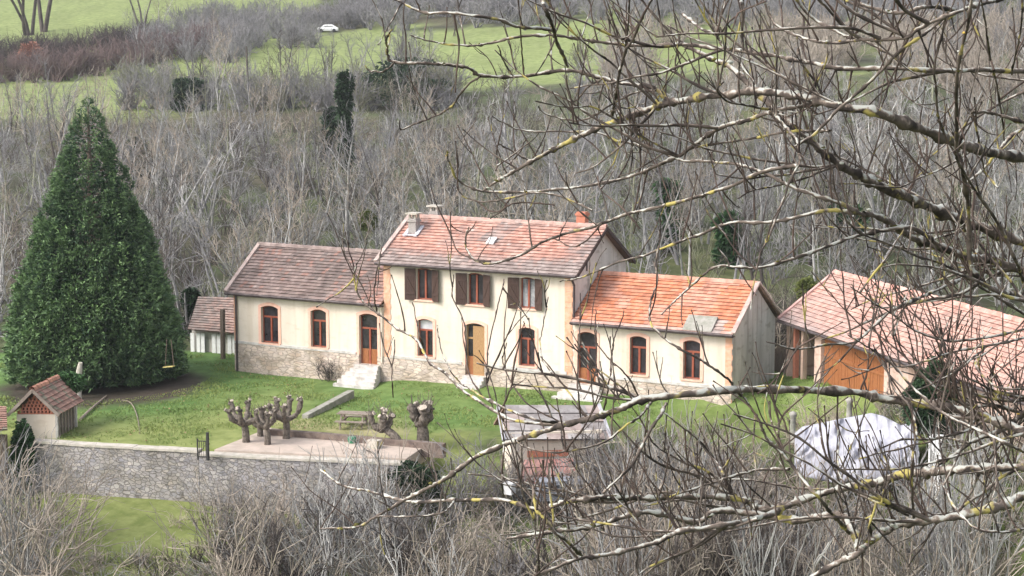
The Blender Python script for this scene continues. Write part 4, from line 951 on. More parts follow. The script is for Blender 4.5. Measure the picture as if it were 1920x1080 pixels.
q = lawn_pts(34000, r, 71); n_ = len(q); V, F, c = sprays(q, np.tile([0, 0, 1.], (n_, 1)), .05+.10*vnoise(q[:, 0]*.7, q[:, 1]*.7, 72)**2*2, np.full(n_, .03), .15+.8*vnoise(q[:, 0]*.5, q[:, 1]*.5, 73), r, 2, .3)
obj('lawn_grass', leafmesh('lawn_grass', V, F, c), leafmat('grass_blades', (.11, .19, .048), (.25, .29, .09)), kind='stuff')
q = lawn_pts(1100, r, 74); n_ = len(q); V, F, c = sprays(q+(0, 0, .03), r.normal(0, 1, (n_, 3))*(1, 1, .15), np.full(n_, .09), np.full(n_, .07), r.random(n_), r, 1, .0)
obj('fallen_leaves', leafmesh('fallen_leaves', V, F, c), leafmat('dead_leaves', (.12, .07, .04), (.34, .24, .13)), kind='stuff')
# ------------------------------------------------------------------ the wood on the hillside
wt = []
kinds = [('pale', 'mauve'), ('pale', 'pale'), ('grey', 'mauve'), ('pale', 'brown'), ('green', 'mauve'), ('pale', 'tan'), ('grey', 'dark'), ('dark', 'mauve')]
for k in range(16):
    a, b = kinds[k % 8]; tr, cr = gen_tree(100+k, 1.0*(8.0+k % 3), stems=1+(k*7) % 4, spread=.16+.1*(k % 3), nb=13 if (k*7) % 4 < 2 else 8, nt=5, tk=1, r0=.10+.02*(k % 3), start=.15+.12*(k % 3), tw=.021, tl=1.25)
    wt.append((tr.me('wood_stems', False), cr.me('wood_crown'), BARK[a], BARK[b], a, b))
for tm, cm, a, b, _, _ in wt: tm.materials.append(a); cm.materials.append(b)
words_a = dict(pale='pale stemmed', grey='grey stemmed', green='mossy stemmed', dark='dark stemmed'); words_b = dict(mauve='mauve grey twigs', brown='brown twigs', tan='tan twigs', pale='whitish twigs', dark='blackish twigs')
r = np.random.default_rng(77); placed = []
def add_tree(k, x, y, sc, rot, label=None, group=None):
    tm, cm, a, b, na, nb_ = wt[k]
    e = bpy.data.objects.new('bare_tree', None); COL.objects.link(e); e.location = (x, y, HX(x, y)); e.scale = (sc, sc, sc); e.rotation_euler = (0, 0, rot)
    e['label'] = label or f'bare {words_a[na]} tree with {words_b[nb_]} in the wood behind the school'; e['category'] = 'tree'; e['group'] = group or f'{na} bare trees with {nb_} twigs in the wood'
    for nm, me_ in (('trunk', tm), ('crown', cm)):
        o = bpy.data.objects.new(nm, me_); COL.objects.link(o); o.parent = e
tries = 0
while len(placed) < 246 and tries < 30000:
    tries += 1; s = 110+122*r.random()**1.15; q = r.uniform(-.30, .30); t_ = q*s; x, y = XY(s, t_); z = float(H(s, t_)); u, v = PX((x, y, z))
    u2, v2 = PX((x, y, z+8))
    if not (-60 < u < 1980): continue
    if s > 222 and u < 1060: continue
    if 850 < u < 1060 and s > 178: continue
    if 480 < u < 730 and s > 205: continue
    if 1240 < u < 1370 and s > 185: continue
    if 1560 < u < 1700 and s > 190: continue
    if s > 214 and u < 300: continue
    if u < 330 and s < 104: continue
    # nothing where the buildings hide it completely
    if 450 < u < 1410 and v2 > 455 + (0 if u > 700 else 30): continue
    if 1500 < u < 1900 and v2 > 560: continue
    md_ = 1.9 if s < 150 else 2.4
    if any((x-a)**2+(y-b)**2 < md_**2 for a, b in placed): continue
    placed.append((x, y)); add_tree(int(r.integers(16)), x, y, r.uniform(.72, 1.12)*(.85 if s > 175 else 1), r.random()*6.28)
def clump(tmpls, pts, r, smin=.7, smax=1.2):
    Vs, Fs, Cs = [], [], []; n = 0
    for p in pts:
        V, F, c = tmpls[int(r.integers(len(tmpls)))]; a = r.random()*6.28; k = r.uniform(smin, smax); ca, sa = math.cos(a)*k, math.sin(a)*k
        W = np.stack([V[:, 0]*ca-V[:, 1]*sa+p[0], V[:, 0]*sa+V[:, 1]*ca+p[1], V[:, 2]*k+p[2]], 1); Vs.append(W.astype(np.float32)); Fs.append(F+n); n += len(V); Cs.append(c)
    return np.concatenate(Vs), np.concatenate(Fs)
# undergrowth between the trees: nobody could count it
und = [gen_shrub(200+k, 3.0, 8, .45, 4, .038, .0, .022, 0).arr() for k in range(8)]
def scatter(n, s0, s1, q0, q1, ok, r):
    out = []
    while len(out) < n:
        s = r.uniform(s0, s1); t_ = r.uniform(q0, q1)*s; x, y = XY(s, t_); z = float(H(s, t_)); u, v = PX((x, y, z))
        if ok(u, v, s): out.append((x, y, z))
        else: n -= .02
    return out
for nm, mt, sd_, cnt in (('undergrowth', 'mauve', 1, 420), ('undergrowth', 'dark', 2, 380), ('undergrowth', 'pale', 3, 300), ('undergrowth', 'green', 4, 260)):
    r = np.random.default_rng(sd_)
    pts = scatter(cnt, 109, 200, -.30, .30, lambda u, v, s: not (470 < u < 1400 and v > 545) and not (s > 212 and u < 320), r)
    V, F = clump(und, pts, r); obj(nm, mesh_np(nm, V, F), BARK[mt], kind='stuff')
r = np.random.default_rng(88); cnt_ = 0
while cnt_ < 42:
    u, v = r.uniform(250, 1060), 88+r.random()**.7*120
    if 840 < u < 1070 or (600 < u < 730 and v < 160) or (470 < u < 600 and r.random() < .5): continue
    p_, s_ = ground(u, v, 112, 500); add_tree([0, 2, 4, 7, 13, 6][cnt_ % 6], p_[0], p_[1], r.uniform(.55, .95), r.random()*6.28); cnt_ += 1
# hedgerow and far woodland
hed = [gen_shrub(230+k, 4.6, 10, .42, 6, .075, .0, .04, 0).arr() for k in range(6)]
r = np.random.default_rng(9)
def line_pts(uv, n, jit, r):
    out = []; uv = np.array(uv, float); L = np.r_[0, np.cumsum(np.hypot(*np.diff(uv, axis=0).T))]
    for k in range(n):
        d = r.random()*L[-1]; u = np.interp(d, L, uv[:, 0]); v = np.interp(d, L, uv[:, 1])+r.normal(0, jit)
        p, s = ground(u, v, 150, 700); out.append(p)
    return out
V, F = clump(hed, line_pts([(-30, 152), (120, 143), (250, 124), (330, 104), (400, 92)], 110, 5, r), r, .7, 1.15); obj('hedgerow', mesh_np('hedgerow', V, F), mat('reddish_brown_twigs', (.20, .14, .13), .9, (.11, .085, .085), .4), kind='stuff')
V, F = clump(hed, line_pts([(-30, 116), (120, 108), (240, 88), (300, 70)], 110, 5, r), r, .6, .95); obj('hedgerow', mesh_np('hedgerow', V, F), mat('dark_hedge_twigs', (.075, .06, .06), .9), kind='stuff')
V, F = clump(hed, [ground(u, v, 150, 700)[0] for u, v in zip(r.uniform(250, 720, 420), r.uniform(30, 120, 420)+0) if not (590 < u < 760 and v > 56) and not (u > 480 and v > 92) and v > 150-u*.3], r, .6, 1.1); obj('far_woodland', mesh_np('far', V, F), BARK['mauve'], kind='stuff')
V, F = clump(hed, [ground(u, v, 150, 700)[0] for u, v in zip(r.uniform(640, 1960, 420), 60-r.random(420)**.8*75)], r, .8, 1.5); obj('far_woodland', mesh_np('far', V, F), BARK['mauve'], kind='stuff')
V, F = clump(hed, [ground(u, v, 150, 700)[0] for u, v in zip(r.uniform(1120, 1960, 260), r.uniform(60, 190, 260)) if not (1230 < u < 1370 and 90 < v < 190) and not (1560 < u < 1700 and 140 < v < 200)], r, .7, 1.3); obj('far_woodland', mesh_np('far', V, F), BARK['brown'], kind='stuff')
for nm, mt, sd_, cnt in (('meadow_scrub', 'mauve', 61, 170), ('meadow_scrub', 'green', 62, 110)):
    r = np.random.default_rng(sd_); q = [(u, v) for u, v in zip(r.uniform(230, 1100, cnt*3), 95+r.random(cnt*3)**.6*115) if (vnoise(u/70, v/22, 5) > .55 or v > 168) and not (620 < u < 760 and v < 130) and not (850 < u < 1080 and 95 < v < 215) and not (480 < u < 730 and v < 165)][:cnt]
    V, F = clump(hed, [ground(u, v, 112, 500)[0] for u, v in q], r, .5, 1.0); obj(nm, mesh_np(nm, V, F), BARK[mt], kind='stuff')
# single field trees and markers of the hillside
def field_tree(u, v, vt, k, label, name='bare_tree', m=None):
    p, s = ground(u, v, 112, 500); tm, cm, *_ = wt[k]; h0 = 8+k % 3; sc = (v-vt)*s/FPX/h0
    e = thing(name, label, 'tree', tuple(p), None); e.scale = (sc,)*3; e.rotation_euler = (0, 0, k*1.3)
    for nm, me_ in (('trunk', tm), ('crown', cm)):
        o = bpy.data.objects.new(nm, me_); COL.objects.link(o); o.parent = e
        if m: me2 = me_.copy(); me2.materials.clear(); me2.materials.append(m); o.data = me2
    return e
field_tree(531, 172, 55, 7, 'dark double stemmed tree on the meadow edge right of the dark pole', m=BARK['dark'])
field_tree(385, 200, 68, 2, 'wide dark bare tree rising behind the ivy clad stump on the meadow edge', m=BARK['dark'])
field_tree(52, 66, -230, 1, 'left of the two dark trunks crossing the top left field', m=BARK['dark'])
field_tree(80, 62, -260, 7, 'right of the two dark trunks crossing the top left field', m=BARK['dark'])
field_tree(272, 55, -120, 5, 'slim leaning tree at the end of the top left field', m=BARK['dark'])
field_tree(852, 68, -10, 6, 'dark ivy clad trunk at the far wood edge above the meadow', m=BARK['dark'])
field_tree(300, 62, -30, 3, 'pale tree where hedgerow meets the far wood', m=None)
field_tree(40, 240, 188, 0, 'small bare tree alone at the left picture edge below the light field')
p, s = ground(464, 192, 150, 400); g = G(); g.tube([p, p+(0.1, 0, 2.5), p+(0, 0, (192-88)*s/FPX)], [.16, .14, .10], 7); tag(obj('wooden_pole', g.me('pole'), BARK['dark']), 'tall dark pole standing at the meadow edge', 'pole')
# ivy clad trees
def ivy_tree(u, v, vt, wpx, label, seed, m=LE):
    p, s = ground(u, v, 112, 500); h = (v-vt)*s/FPX; wd = wpx*s/FPX; e = thing('ivy_clad_tree', label, 'tree', tuple(p)); r = np.random.default_rng(seed)
    ell = [(p+(r.normal(0, wd*.12), r.normal(0, wd*.12), h*(.12+.80*k/7)), (wd*(.34+.25*r.random()), wd*.4, h*.11)) for k in range(8)]
    V, F, c = blob_leaves(ell, 3400, .30, .17, r, 2, .35, .3); part('crown', leafmesh('crown', V, F, c), m, e)
    t = T(); st = wig(p-(0, 0, .3), (0, 0, 1), h*1.1, 7, r, .05); t.add(st, np.linspace(.2, .04, 8), 6)
    for k in range(14): q, d = along(st, .3+.68*r.random()); t.add(wig(q, (*r.normal(0, .6, 2), 1), h*.2, 3, r, .2), [.05, .04, .025, .01], 4)
    part('trunk', t.me('trunk'), BARK['grey'], e)
ivy_tree(648, 318, 140, 26, 'narrow column of dark ivy on a trunk in the middle of the wood', 1)
ivy_tree(628, 300, 205, 40, 'broad ivy clad trunk just left of the narrow ivy column', 4)
ivy_tree(352, 208, 150, 60, 'short ivy clad tree on the meadow edge left of the dark pole', 2)
ivy_tree(745, 196, 112, 130, 'low wide evergreen mass at the top of the wood below the meadow', 3)
ivy_tree(795, 205, 150, 50, 'smaller evergreen bush right of the wide evergreen mass', 5)
ivy_tree(362, 676, 545, 26, 'ivy clad trunk between the conifer and the old shed', 6)
ivy_tree(1370, 500, 400, 50, 'ivy covered tree behind the right wing ridge', 7, LI)
ivy_tree(262, 350, 262, 30, 'ivy clad tree just right of the conifer top', 9)
ivy_tree(1255, 470, 340, 40, 'green ivy covered tree above the right wing ridge', 10, LI)
ivy_tree(1585, 470, 385, 50, 'ivy covered tree rising behind the barn ridge', 12, LI)
p, s = ground(58, 128, 150, 500); leafthing('russet_bush', [(p+(0, 0, 1.6), (1.6, 1.6, 2.0))], 1500, .5, .2, leafmat('russet_leaves', (.25, .12, .09), (.45, .25, .19)), 'russet leaved bush in the hedgerow between the two left fields', 'bush', 21)

# ------------------------------------------------------------------ brush on the near bank
sh = [(gen_shrub(300+k, 3.0+.5*(k % 3), 13+4*(k % 2), .28+.18*(k % 3), 6, .038, (k % 4 == 3)*.6, .017, 1), ('pale', 'tan', 'brown', 'dark', 'mauve', 'brown')[k % 6]) for k in range(12)]
shm = []
for t_, c in sh: m_ = t_.me('sapling_clump'); m_.materials.append(BARK[c]); shm.append((m_, c))
r = np.random.default_rng(31); wc = dict(pale='pale', brown='brown', tan='tan coloured', dark='blackish', mauve='mauve grey')
def near(u, vt_, s, k, scale=None):
    """shrub whose top reaches the pixel row vt_ when it stands s metres away"""
    x, y = XY(s, (u-960)*s/FPX); z = float(H(s, (u-960)*s/FPX)); top = P(u, vt_, s)[2]; h = top-z
    if h < .6: return
    me_, c = shm[k]; h0 = 3.0+.5*(k % 3); o = bpy.data.objects.new('bare_sapling', me_); COL.objects.link(o); o.location = (x, y, z)
    f = h/h0; o.scale = (min(f, 1.35)*1.0, min(f, 1.35)*1.0, f); o.rotation_euler = (0, 0, r.random()*6.28)
    side = 'below the stone wall' if u < 720 else 'behind the gap between school and barn' if s > 95 else 'on the bank right of the cabin' if u > 1140 else 'on the bank below the cabin'
    o['label'] = f'bare {wc[c]} sapling clump {side}'; o['category'] = 'sapling'; o['group'] = f'{c} saplings {side}'
for k in range(80):
    u = r.uniform(-40, 760)
    if 40 < u < 360 and r.random() < .8: continue
    base_v = np.interp(u, [0, 60, 200, 330, 480, 620, 760], [850, 900, 985, 985, 930, 900, 880]); near(u, base_v+(r.uniform(-25, 120) if k % 3 else r.uniform(-95, 0)), r.uniform(67, 79), int(r.integers(12)))
for u_ in (415, 470, 520, 585, 640): near(u_+r.uniform(-15, 15), r.uniform(868, 905), r.uniform(75, 79), int(r.integers(12)))
for k in range(40):
    u = r.uniform(740, 1160); near(u, r.uniform(930, 1060), r.uniform(64, 75), int(r.integers(12)))
for u, v in ((1165, 790), (1185, 800), (1205, 780), (975, 868), (1025, 850), (1090, 862), (945, 835), (1000, 862), (1055, 880), (1125, 850), (1140, 820), (960, 855), (985, 885), (1075, 870), (1110, 845), (1040, 900), (1150, 860), (720, 865), (860, 800), (900, 815), (840, 835), (1150, 800), (930, 850)): near(u, v, 78.5, int(r.integers(12)))
for k in range(84):
    u = r.uniform(1130, 1960); top = np.interp(u, [1130, 1200, 1300, 1400, 1450, 1500, 1700, 1780, 1960], [800, 770, 745, 770, 800, 820, 830, 740, 700]); near(u, top+r.uniform(-10, 190)**1.0, r.uniform(62, 76), int(r.integers(12)))
for k in range(14):
    near(r.uniform(1425, 1505), r.uniform(520, 600), r.uniform(97, 101), [3, 9, 1][k % 3])
for k in range(28):
    u = r.uniform(1490, 1790); near(u, r.uniform(730, 775), r.uniform(80, 85), [2, 1, 8, 7][k % 4])
for k in range(36):
    u = r.uniform(1145, 1440); near(u, r.uniform(745, 860), r.uniform(72, 84), [5, 11, 1, 0, 3][k % 5])
rg = [gen_shrub(400+k, 1.4, 9, .85, 3, .020, .6, .014, 0).arr() for k in range(6)]
for mt, sd_, cnt in (('dark', 41, 330), ('brown', 42, 360), ('pale', 43, 260), ('tan', 44, 300)):
    r = np.random.default_rng(sd_); pts = []
    while len(pts) < cnt:
        s = r.uniform(66, 80.5); q = r.uniform(-.30, .30)
        u = 960+q*FPX; x, y = XY(s, q*s); z = float(H(s, q*s)); v = PX((x, y, z))[1]
        if 50 < u < 360 and v < 1050 and r.random() < .96: continue
        if 360 < u < 640 and v < 1040 and r.random() < .6: continue
        if u < 700 and r.random() < .35: continue
        if 700 < u < 1250 and r.random() < .35: continue
        if (630 < u < 830 or 960 < u < 1120) and r.random() < .55: continue
        pts.append((x, y, z-.05))
    V, F = clump(rg, pts, r, .6, 1.3); obj('bramble_thicket', mesh_np('bramble', V, F), BARK[mt], kind='stuff')

# ------------------------------------------------------------------ the lichen covered tree in front of the camera
def lichen_mat(name, thr, tan=.35):
    m = bpy.data.materials.new(name); m.use_nodes = True; n = m.node_tree.nodes; l = m.node_tree.links; b = n["Principled BSDF"]; b.inputs['Roughness'].default_value = .9
    b.inputs['Specular IOR Level'].default_value = .15
    tc = n.new("ShaderNodeTexCoord"); geo = n.new("ShaderNodeNewGeometry"); sx = n.new("ShaderNodeSeparateXYZ"); l.new(geo.outputs['Normal'], sx.inputs[0])
    def nz(sc, d=4):
        t = n.new("ShaderNodeTexNoise"); t.inputs['Scale'].default_value = sc; t.inputs['Detail'].default_value = d; l.new(tc.outputs['Object'], t.inputs['Vector']); return t.outputs['Fac']
    def mixr(fac, a, c):
        x = n.new("ShaderNodeMix"); x.data_type = 'RGBA'; l.new(fac, x.inputs[0])
        for s_, i in ((a, 6), (c, 7)):
            if isinstance(s_, tuple): x.inputs[i].default_value = (*s_, 1)
            else: l.new(s_, x.inputs[i])
        return x.outputs[2]
    def rng_(src, a, c):
        x = n.new("ShaderNodeMapRange"); x.inputs[1].default_value = a; x.inputs[2].default_value = c; l.new(src, x.inputs[0]); return x.outputs[0]
    bark = mixr(rng_(nz(9), .4, .6), (.040, .033, .030), (.13, .105, .09))
    ad = n.new("ShaderNodeMath"); ad.operation = 'MULTIPLY_ADD'; ad.inputs[1].default_value = .16; l.new(sx.outputs[2], ad.inputs[0]); l.new(nz(14, 5), ad.inputs[2])
    tan_ = mixr(rng_(ad.outputs[0], thr-.02, thr+.07), bark, (.26, .21, .175))
    lic = mixr(rng_(ad.outputs[0], thr+.06, thr+.11), tan_, (.44, .44, .40))
    yel = mixr(rng_(nz(6.5, 4), .60, .66), lic, (.38, .32, .11))
    l.new(yel, b.inputs['Base Color'])
    bp = n.new("ShaderNodeBump"); bp.inputs['Strength'].default_value = .8; bp.inputs['Distance'].default_value = .006; l.new(nz(60), bp.inputs['Height']); l.new(bp.outputs[0], b.inputs['Normal'])
    return m
LB_ = lichen_mat('lichen_bark', .545); LT = lichen_mat('thin_branch_bark', .60); DT = mat('dark_twig_bark', (.042, .032, .029), .8, (.12, .085, .070), 5, spec=.15)
def dep(u, v): return 9.6+1.1*math.sin(u/430+1.2)+.8*math.sin(v/290+.4)+.5*math.sin((u+v)/170)
TR = [  # (layer offset, start width px, end width px, points) start = thick end
 (0, 24, 4, [(2150,330),(1920,295),(1830,277),(1730,243),(1647,213),(1573,197),(1513,182),(1430,170),(1363,177),(1280,187),(1233,197),(1190,213),(1133,230),(1080,256),(1030,283),(973,315),(940,333),(907,357)]),
 (.5, 26, 9, [(2150,520),(2010,470),(1920,450),(1847,427),(1780,403),(1713,377),(1647,350),(1613,333),(1573,310),(1533,277),(1480,233),(1420,173),(1373,127),(1340,110),(1280,83)]),
 (-.3, 22, 3.5, [(2160,880),(2010,850),(1925,812),(1853,783),(1813,770),(1747,757),(1663,747),(1580,733),(1413,732),(1280,743),(1207,750),(1160,767),(1107,783),(1053,795),(990,815),(940,833),(887,857),(840,893),(793,920),(750,942),(703,970),(667,987),(600,992)]),
 (-.3, 8, 3, [(1053,795),(973,790),(923,767),(873,733),(838,700),(807,677),(783,637),(750,617),(717,593),(695,577),(677,560),(665,520),(668,493)]),
 (-.3, 7, 4, [(1053,792),(1007,787),(957,770),(900,740),(862,718)]),
 (.6, 21, 3.5, [(2160,870),(2030,870),(1913,877),(1813,883),(1747,887),(1697,893),(1647,907),(1580,918),(1530,933),(1480,947),(1440,955),(1413,947),(1380,930),(1280,927),(1207,930),(1123,930),(1057,937),(1003,948),(940,933),(853,935),(773,940),(690,920),(640,907),(600,880)]),
 (0, 24, 12, [(2150,870),(2030,900),(1920,933),(1880,950),(1813,967),(1747,977),(1680,987),(1640,1013),(1613,1035),(1590,1050)]),
 (0, 16, 8, [(1613,1035),(1563,1060),(1500,1095)]),
 (0, 18, 7, [(1613,1035),(1605,1010),(1590,990),(1570,968),(1497,977),(1413,967),(1347,963),(1307,983),(1223,967),(1173,973),(1107,990),(1040,997),(950,1010)]),
 (-.5, 14, 6, [(1480,947),(1420,972),(1360,985),(1273,997),(1223,1020),(1140,1040),(1090,1047),(1040,1063),(980,1090)]),
 (-.6, 8, 6, [(1093,1045),(1070,1020),(1040,997),(1020,972),(1003,953),(1000,925),(998,903)]),
 (-.7, 12, 6, [(2050,640),(1920,563),(1880,547),(1840,527),(1817,487),(1813,400),(1797,300),(1793,283),(1793,200),(1797,133),(1813,53),(1825,-20)]),
 (-.7, 8, 3, [(1812,519),(1747,550),(1677,582),(1630,620),(1600,643),(1542,648),(1489,656),(1437,641)]),
 (.3, 9, 3, [(1615,402),(1557,395),(1497,407),(1440,417),(1377,417),(1320,436),(1280,452),(1223,474),(1160,492),(1090,520),(1050,528)]),
 (.2, 9, 3, [(1620,403),(1573,380),(1513,360),(1480,347),(1430,323),(1387,307),(1320,300),(1280,300),(1220,277),(1160,263),(1123,250),(1040,248),(973,243),(923,217)]),
 (.2, 9, 3, [(1495,311),(1430,323),(1363,353),(1280,377),(1190,397),(1140,412),(1107,423),(1023,447),(973,477),(923,490),(887,483),(872,460),(873,437),(880,425)]),
 (.2, 4, 2.5, [(920,490),(887,485),(860,473),(847,443),(845,397)]),
 (.4, 10, 3, [(1763,460),(1710,425),(1657,430),(1597,443),(1540,463),(1480,483),(1413,497),(1347,493),(1320,513),(1280,550),(1240,590)]),
 (.3, 22, 11, [(2140,600),(2000,520),(1920,507),(1863,487),(1813,480),(1763,462),(1710,443),(1657,410),(1620,400)]),
 (-.4, 10, 4, [(2100,-60),(1900,-10),(1853,0),(1793,20),(1740,43),(1697,67),(1650,72),(1613,73),(1557,80),(1497,67),(1453,43),(1433,0),(1425,-20)]),
 (-.4, 10, 4, [(1793,20),(1740,12),(1690,25),(1630,13),(1590,-5),(1560,-25)]),
 (.1, 12, 3, [(2120,210),(1990,140),(1863,130),(1773,133),(1663,127),(1580,125),(1513,110),(1430,98),(1363,90),(1280,82),(1207,83),(1130,78),(1090,73),(1040,68),(967,72),(923,83),(873,88),(810,80),(770,66)]),
 (-.2, 8, 6, [(1780,23),(1740,60),(1693,93),(1653,133),(1610,173),(1573,207),(1530,250),(1490,275)]),
 (.2, 8, 4, [(1480,-20),(1520,30),(1573,60),(1613,73),(1663,100),(1700,125)]),
 (.2, 11, 3, [(1555,196),(1530,193),(1467,203),(1413,220),(1347,240),(1300,272),(1273,293),(1225,312),(1173,330),(1073,350),(980,358),(907,358),(857,340),(837,300),(838,283)]),
 (.3, 6, 4, [(1555,245),(1510,244),(1470,247),(1393,260),(1313,273),(1250,300)]),
 (-.5, 8, 5, [(1040,68),(1033,55),(973,50),(923,35),(840,22),(793,20),(740,-4),(700,-20)]),
 (-.6, 9, 7, [(1010,-20),(1022,20),(1033,43),(1047,83),(1065,125)]),
 (.1, 10, 4, [(1265,192),(1250,183),(1223,163),(1173,157),(1113,143),(1057,137),(973,147),(900,143),(880,130),(840,123),(790,120),(737,117),(725,105),(722,88),(723,73),(735,55)]),
 (.1, 4, 2.5, [(740,117),(725,130),(713,137),(698,134),(690,130),(684,122)]),
 (.1, 5, 3, [(900,143),(880,157),(857,187),(840,205),(823,215),(783,230),(753,242),(750,225)]),
 (-.6, 7, 5, [(1147,218),(1152,190),(1157,160),(1166,120),(1173,93),(1190,73),(1206,35),(1223,0),(1230,-20)]),
 (-.6, 5, 3, [(1173,93),(1177,50),(1182,-20)]),
 (-.6, 7, 4, [(1280,27),(1313,53),(1347,67),(1357,87),(1385,120),(1413,153)]),
 (-.6, 4, 3, [(1347,67),(1370,40),(1393,20),(1437,2)]),
 (-.5, 6, 5, [(1390,-20),(1391,40),(1393,95)]),
 (-.3, 7, 3, [(1450,213),(1470,238),(1493,263),(1500,290),(1500,310),(1480,350),(1460,400),(1440,450),(1423,487),(1413,533),(1408,580)]),
 (-.8, 7, 3, [(1595,538),(1642,572),(1676,591),(1720,622),(1781,638),(1850,634),(1920,620),(2010,590)][::-1]),
 (-.8, 7, 3, [(2010,610),(1920,634),(1850,649),(1790,658),(1740,674),(1698,686),(1668,688)]),
 (-.8, 5, 3, [(1853,649),(1825,673),(1800,694),(1760,713),(1723,730),(1700,733)]),
 (-.9, 6, 4, [(2010,715),(1920,727),(1870,724),(1845,703),(1831,686),(1829,677)]),
 (-.9, 6, 3, [(1713,970),(1711,930),(1710,887),(1714,845),(1717,803),(1703,760),(1677,727),(1659,683),(1640,660),(1612,641),(1590,628)]),
 (-.8, 9, 4, [(1592,1000),(1560,970),(1537,937),(1493,887),(1470,860),(1453,840),(1435,815),(1423,790),(1407,763),(1395,745)]),
 (-.8, 6, 4, [(1462,847),(1461,815),(1460,787),(1452,760),(1450,740)]),
 (-.5, 6, 3, [(1703,967),(1675,952),(1647,943),(1593,923),(1578,905),(1570,887),(1568,850),(1570,820),(1565,790)]),
 (-.5, 4, 3, [(1570,890),(1553,858),(1543,837),(1537,800)]),
 (.7, 14, 6, [(2050,730),(1960,755),(1920,777),(1890,800),(1850,818),(1820,830),(1790,853),(1760,873),(1747,887)]),
 (.7, 6, 3, [(1820,830),(1780,823),(1755,825),(1730,833),(1663,847),(1610,860)]),
 (-.9, 7, 5, [(1995,890),(1920,850),(1847,813),(1780,783),(1723,737),(1680,690),(1640,655)]),
 (-.4, 7, 4, [(1990,985),(1920,990),(1880,997),(1833,993),(1797,960),(1775,925),(1763,900)]),
 (-.3, 6, 4, [(1633,1010),(1634,970),(1642,927),(1645,900)]),
 (.5, 6, 3, [(1357,893),(1338,860),(1317,830),(1280,800),(1240,770)]),
 (-.3, 8, 5, [(1250,757),(1233,785),(1217,810),(1190,860),(1167,890),(1130,925)]),
 (-.3, 6, 3, [(1222,752),(1200,782),(1173,800),(1133,833),(1077,847),(1040,850),(985,838),(955,812)]),
 (.5, 7, 3, [(1480,880),(1413,883),(1347,902),(1280,923),(1250,935)]),
 (-.6, 6, 5, [(1920,590),(1850,545),(1810,520),(1773,497),(1720,483),(1680,465),(1613,437),(1587,413)]),
 (-.9, 8, 6, [(1925,545),(1910,500),(1890,455),(1867,410),(1830,355),(1800,307),(1790,285)]),
 (.3, 5, 4, [(1870,353),(1850,325),(1843,300),(1833,247),(1827,183)]),
 (.3, 5, 4, [(1883,263),(1877,217),(1867,160),(1862,132)][::-1]),
 (-.4, 6, 4, [(1773,253),(1764,225),(1760,200),(1755,150),(1757,117),(1767,70),(1777,23)]),
 (.3, 9, 5, [(2040,190),(1965,225),(1913,247),(1880,278),(1853,307),(1827,333),(1800,350)]),
 (.3, 8, 5, [(1925,232),(1873,217),(1850,215),(1827,213),(1815,203)]),
 (-.4, 5, 3, [(1897,140),(1903,105),(1910,67),(1915,20),(1918,-15)]),
 (-.4, 5, 3, [(1857,113),(1850,60),(1840,7),(1838,-15)]),
 (-.5, 6, 4, [(1390,742),(1378,728),(1370,712),(1334,685),(1310,670),(1272,650),(1232,620),(1223,600),(1223,567),(1233,523),(1225,490)]),
 (-.2, 4, 2.5, [(1200,430),(1165,392),(1130,360),(1120,330)]),
 (-.2, 4.5, 2.5, [(1110,395),(1060,372),(1007,365),(957,373),(910,379),(890,377),(868,368),(856,350)]),
 (-.2, 3.5, 2.5, [(1040,385),(973,380),(940,396),(920,397),(905,388),(893,377)]),
 (.2, 4, 2.5, [(1130,418),(1105,446),(1075,462),(1040,448)]),
 (-.3, 4, 2.5, [(945,930),(940,880),(945,820)]),
 (-.6, 5, 3, [(1012,1090),(1008,1040),(1003,1000),(1001,960)]),
 (-.4, 5, 3, [(855,935),(835,960),(790,968),(735,968),(703,970)]),
 (-.3, 4, 2.5, [(1092,788),(1087,740),(1083,710),(1085,640),(1088,590),(1088,550)]),
 (-.3, 4, 2.5, [(1200,748),(1170,703),(1140,675),(1118,643),(1116,610),(1117,580)]),
 (-.3, 4, 2.5, [(1130,775),(1143,720),(1147,680),(1150,643),(1160,615),(1170,583)]),
 (-.3, 4, 2.5, [(1105,783),(1060,728),(1028,690),(1015,665),(1012,640),(1017,610),(1028,557)]),
 (-.3, 3.5, 2.5, [(1050,790),(1000,765),(965,725),(948,690),(943,672),(950,643)]),
 (-.3, 3.5, 2.5, [(925,765),(913,720),(912,690),(915,660),(930,593),(940,545),(945,523)]),
 (-.3, 3.5, 2.5, [(905,742),(880,700),(872,640),(868,607),(848,560),(846,540),(850,515)]),
 (-.3, 3, 2.2, [(865,720),(845,695),(830,665),(822,630),(820,610)]),
 (-.3, 3, 2.2, [(795,655),(787,625),(780,600),(773,567)]),
 (-.3, 3, 2.2, [(737,745),(736,693),(740,637)]),
 (-.3, 3.5, 2.2, [(707,588),(703,560),(706,520),(712,480),(716,462)]),
 (.4, 5, 3, [(1033,283),(1000,300),(965,285),(935,270)]),
 (.4, 4, 2.5, [(930,320),(933,280),(940,245)]),
 (.4, 4, 2.5, [(945,318),(975,285),(985,260)]),
 (.1, 4, 2.5, [(965,147),(945,115),(933,85)]),
 (.1, 4, 2.5, [(985,147),(978,100),(974,50)]),
 (.1, 5, 2.5, [(1130,147),(1100,165),(1075,190),(1060,165)]),
 (.1, 4.5, 3, [(1230,170),(1190,172),(1150,190),(1100,220),(1060,222),(1020,210),(1010,200)]),
]
ft_p = P(2190, 560, 9.6); tx, ty = float(ft_p[0]), float(ft_p[1]); tz = HX(tx, ty)
ftree = thing('lichened_tree', 'leafless tree with lichen and moss crusted branches close to the viewer', 'tree', (tx, ty, tz))
r = np.random.default_rng(17)
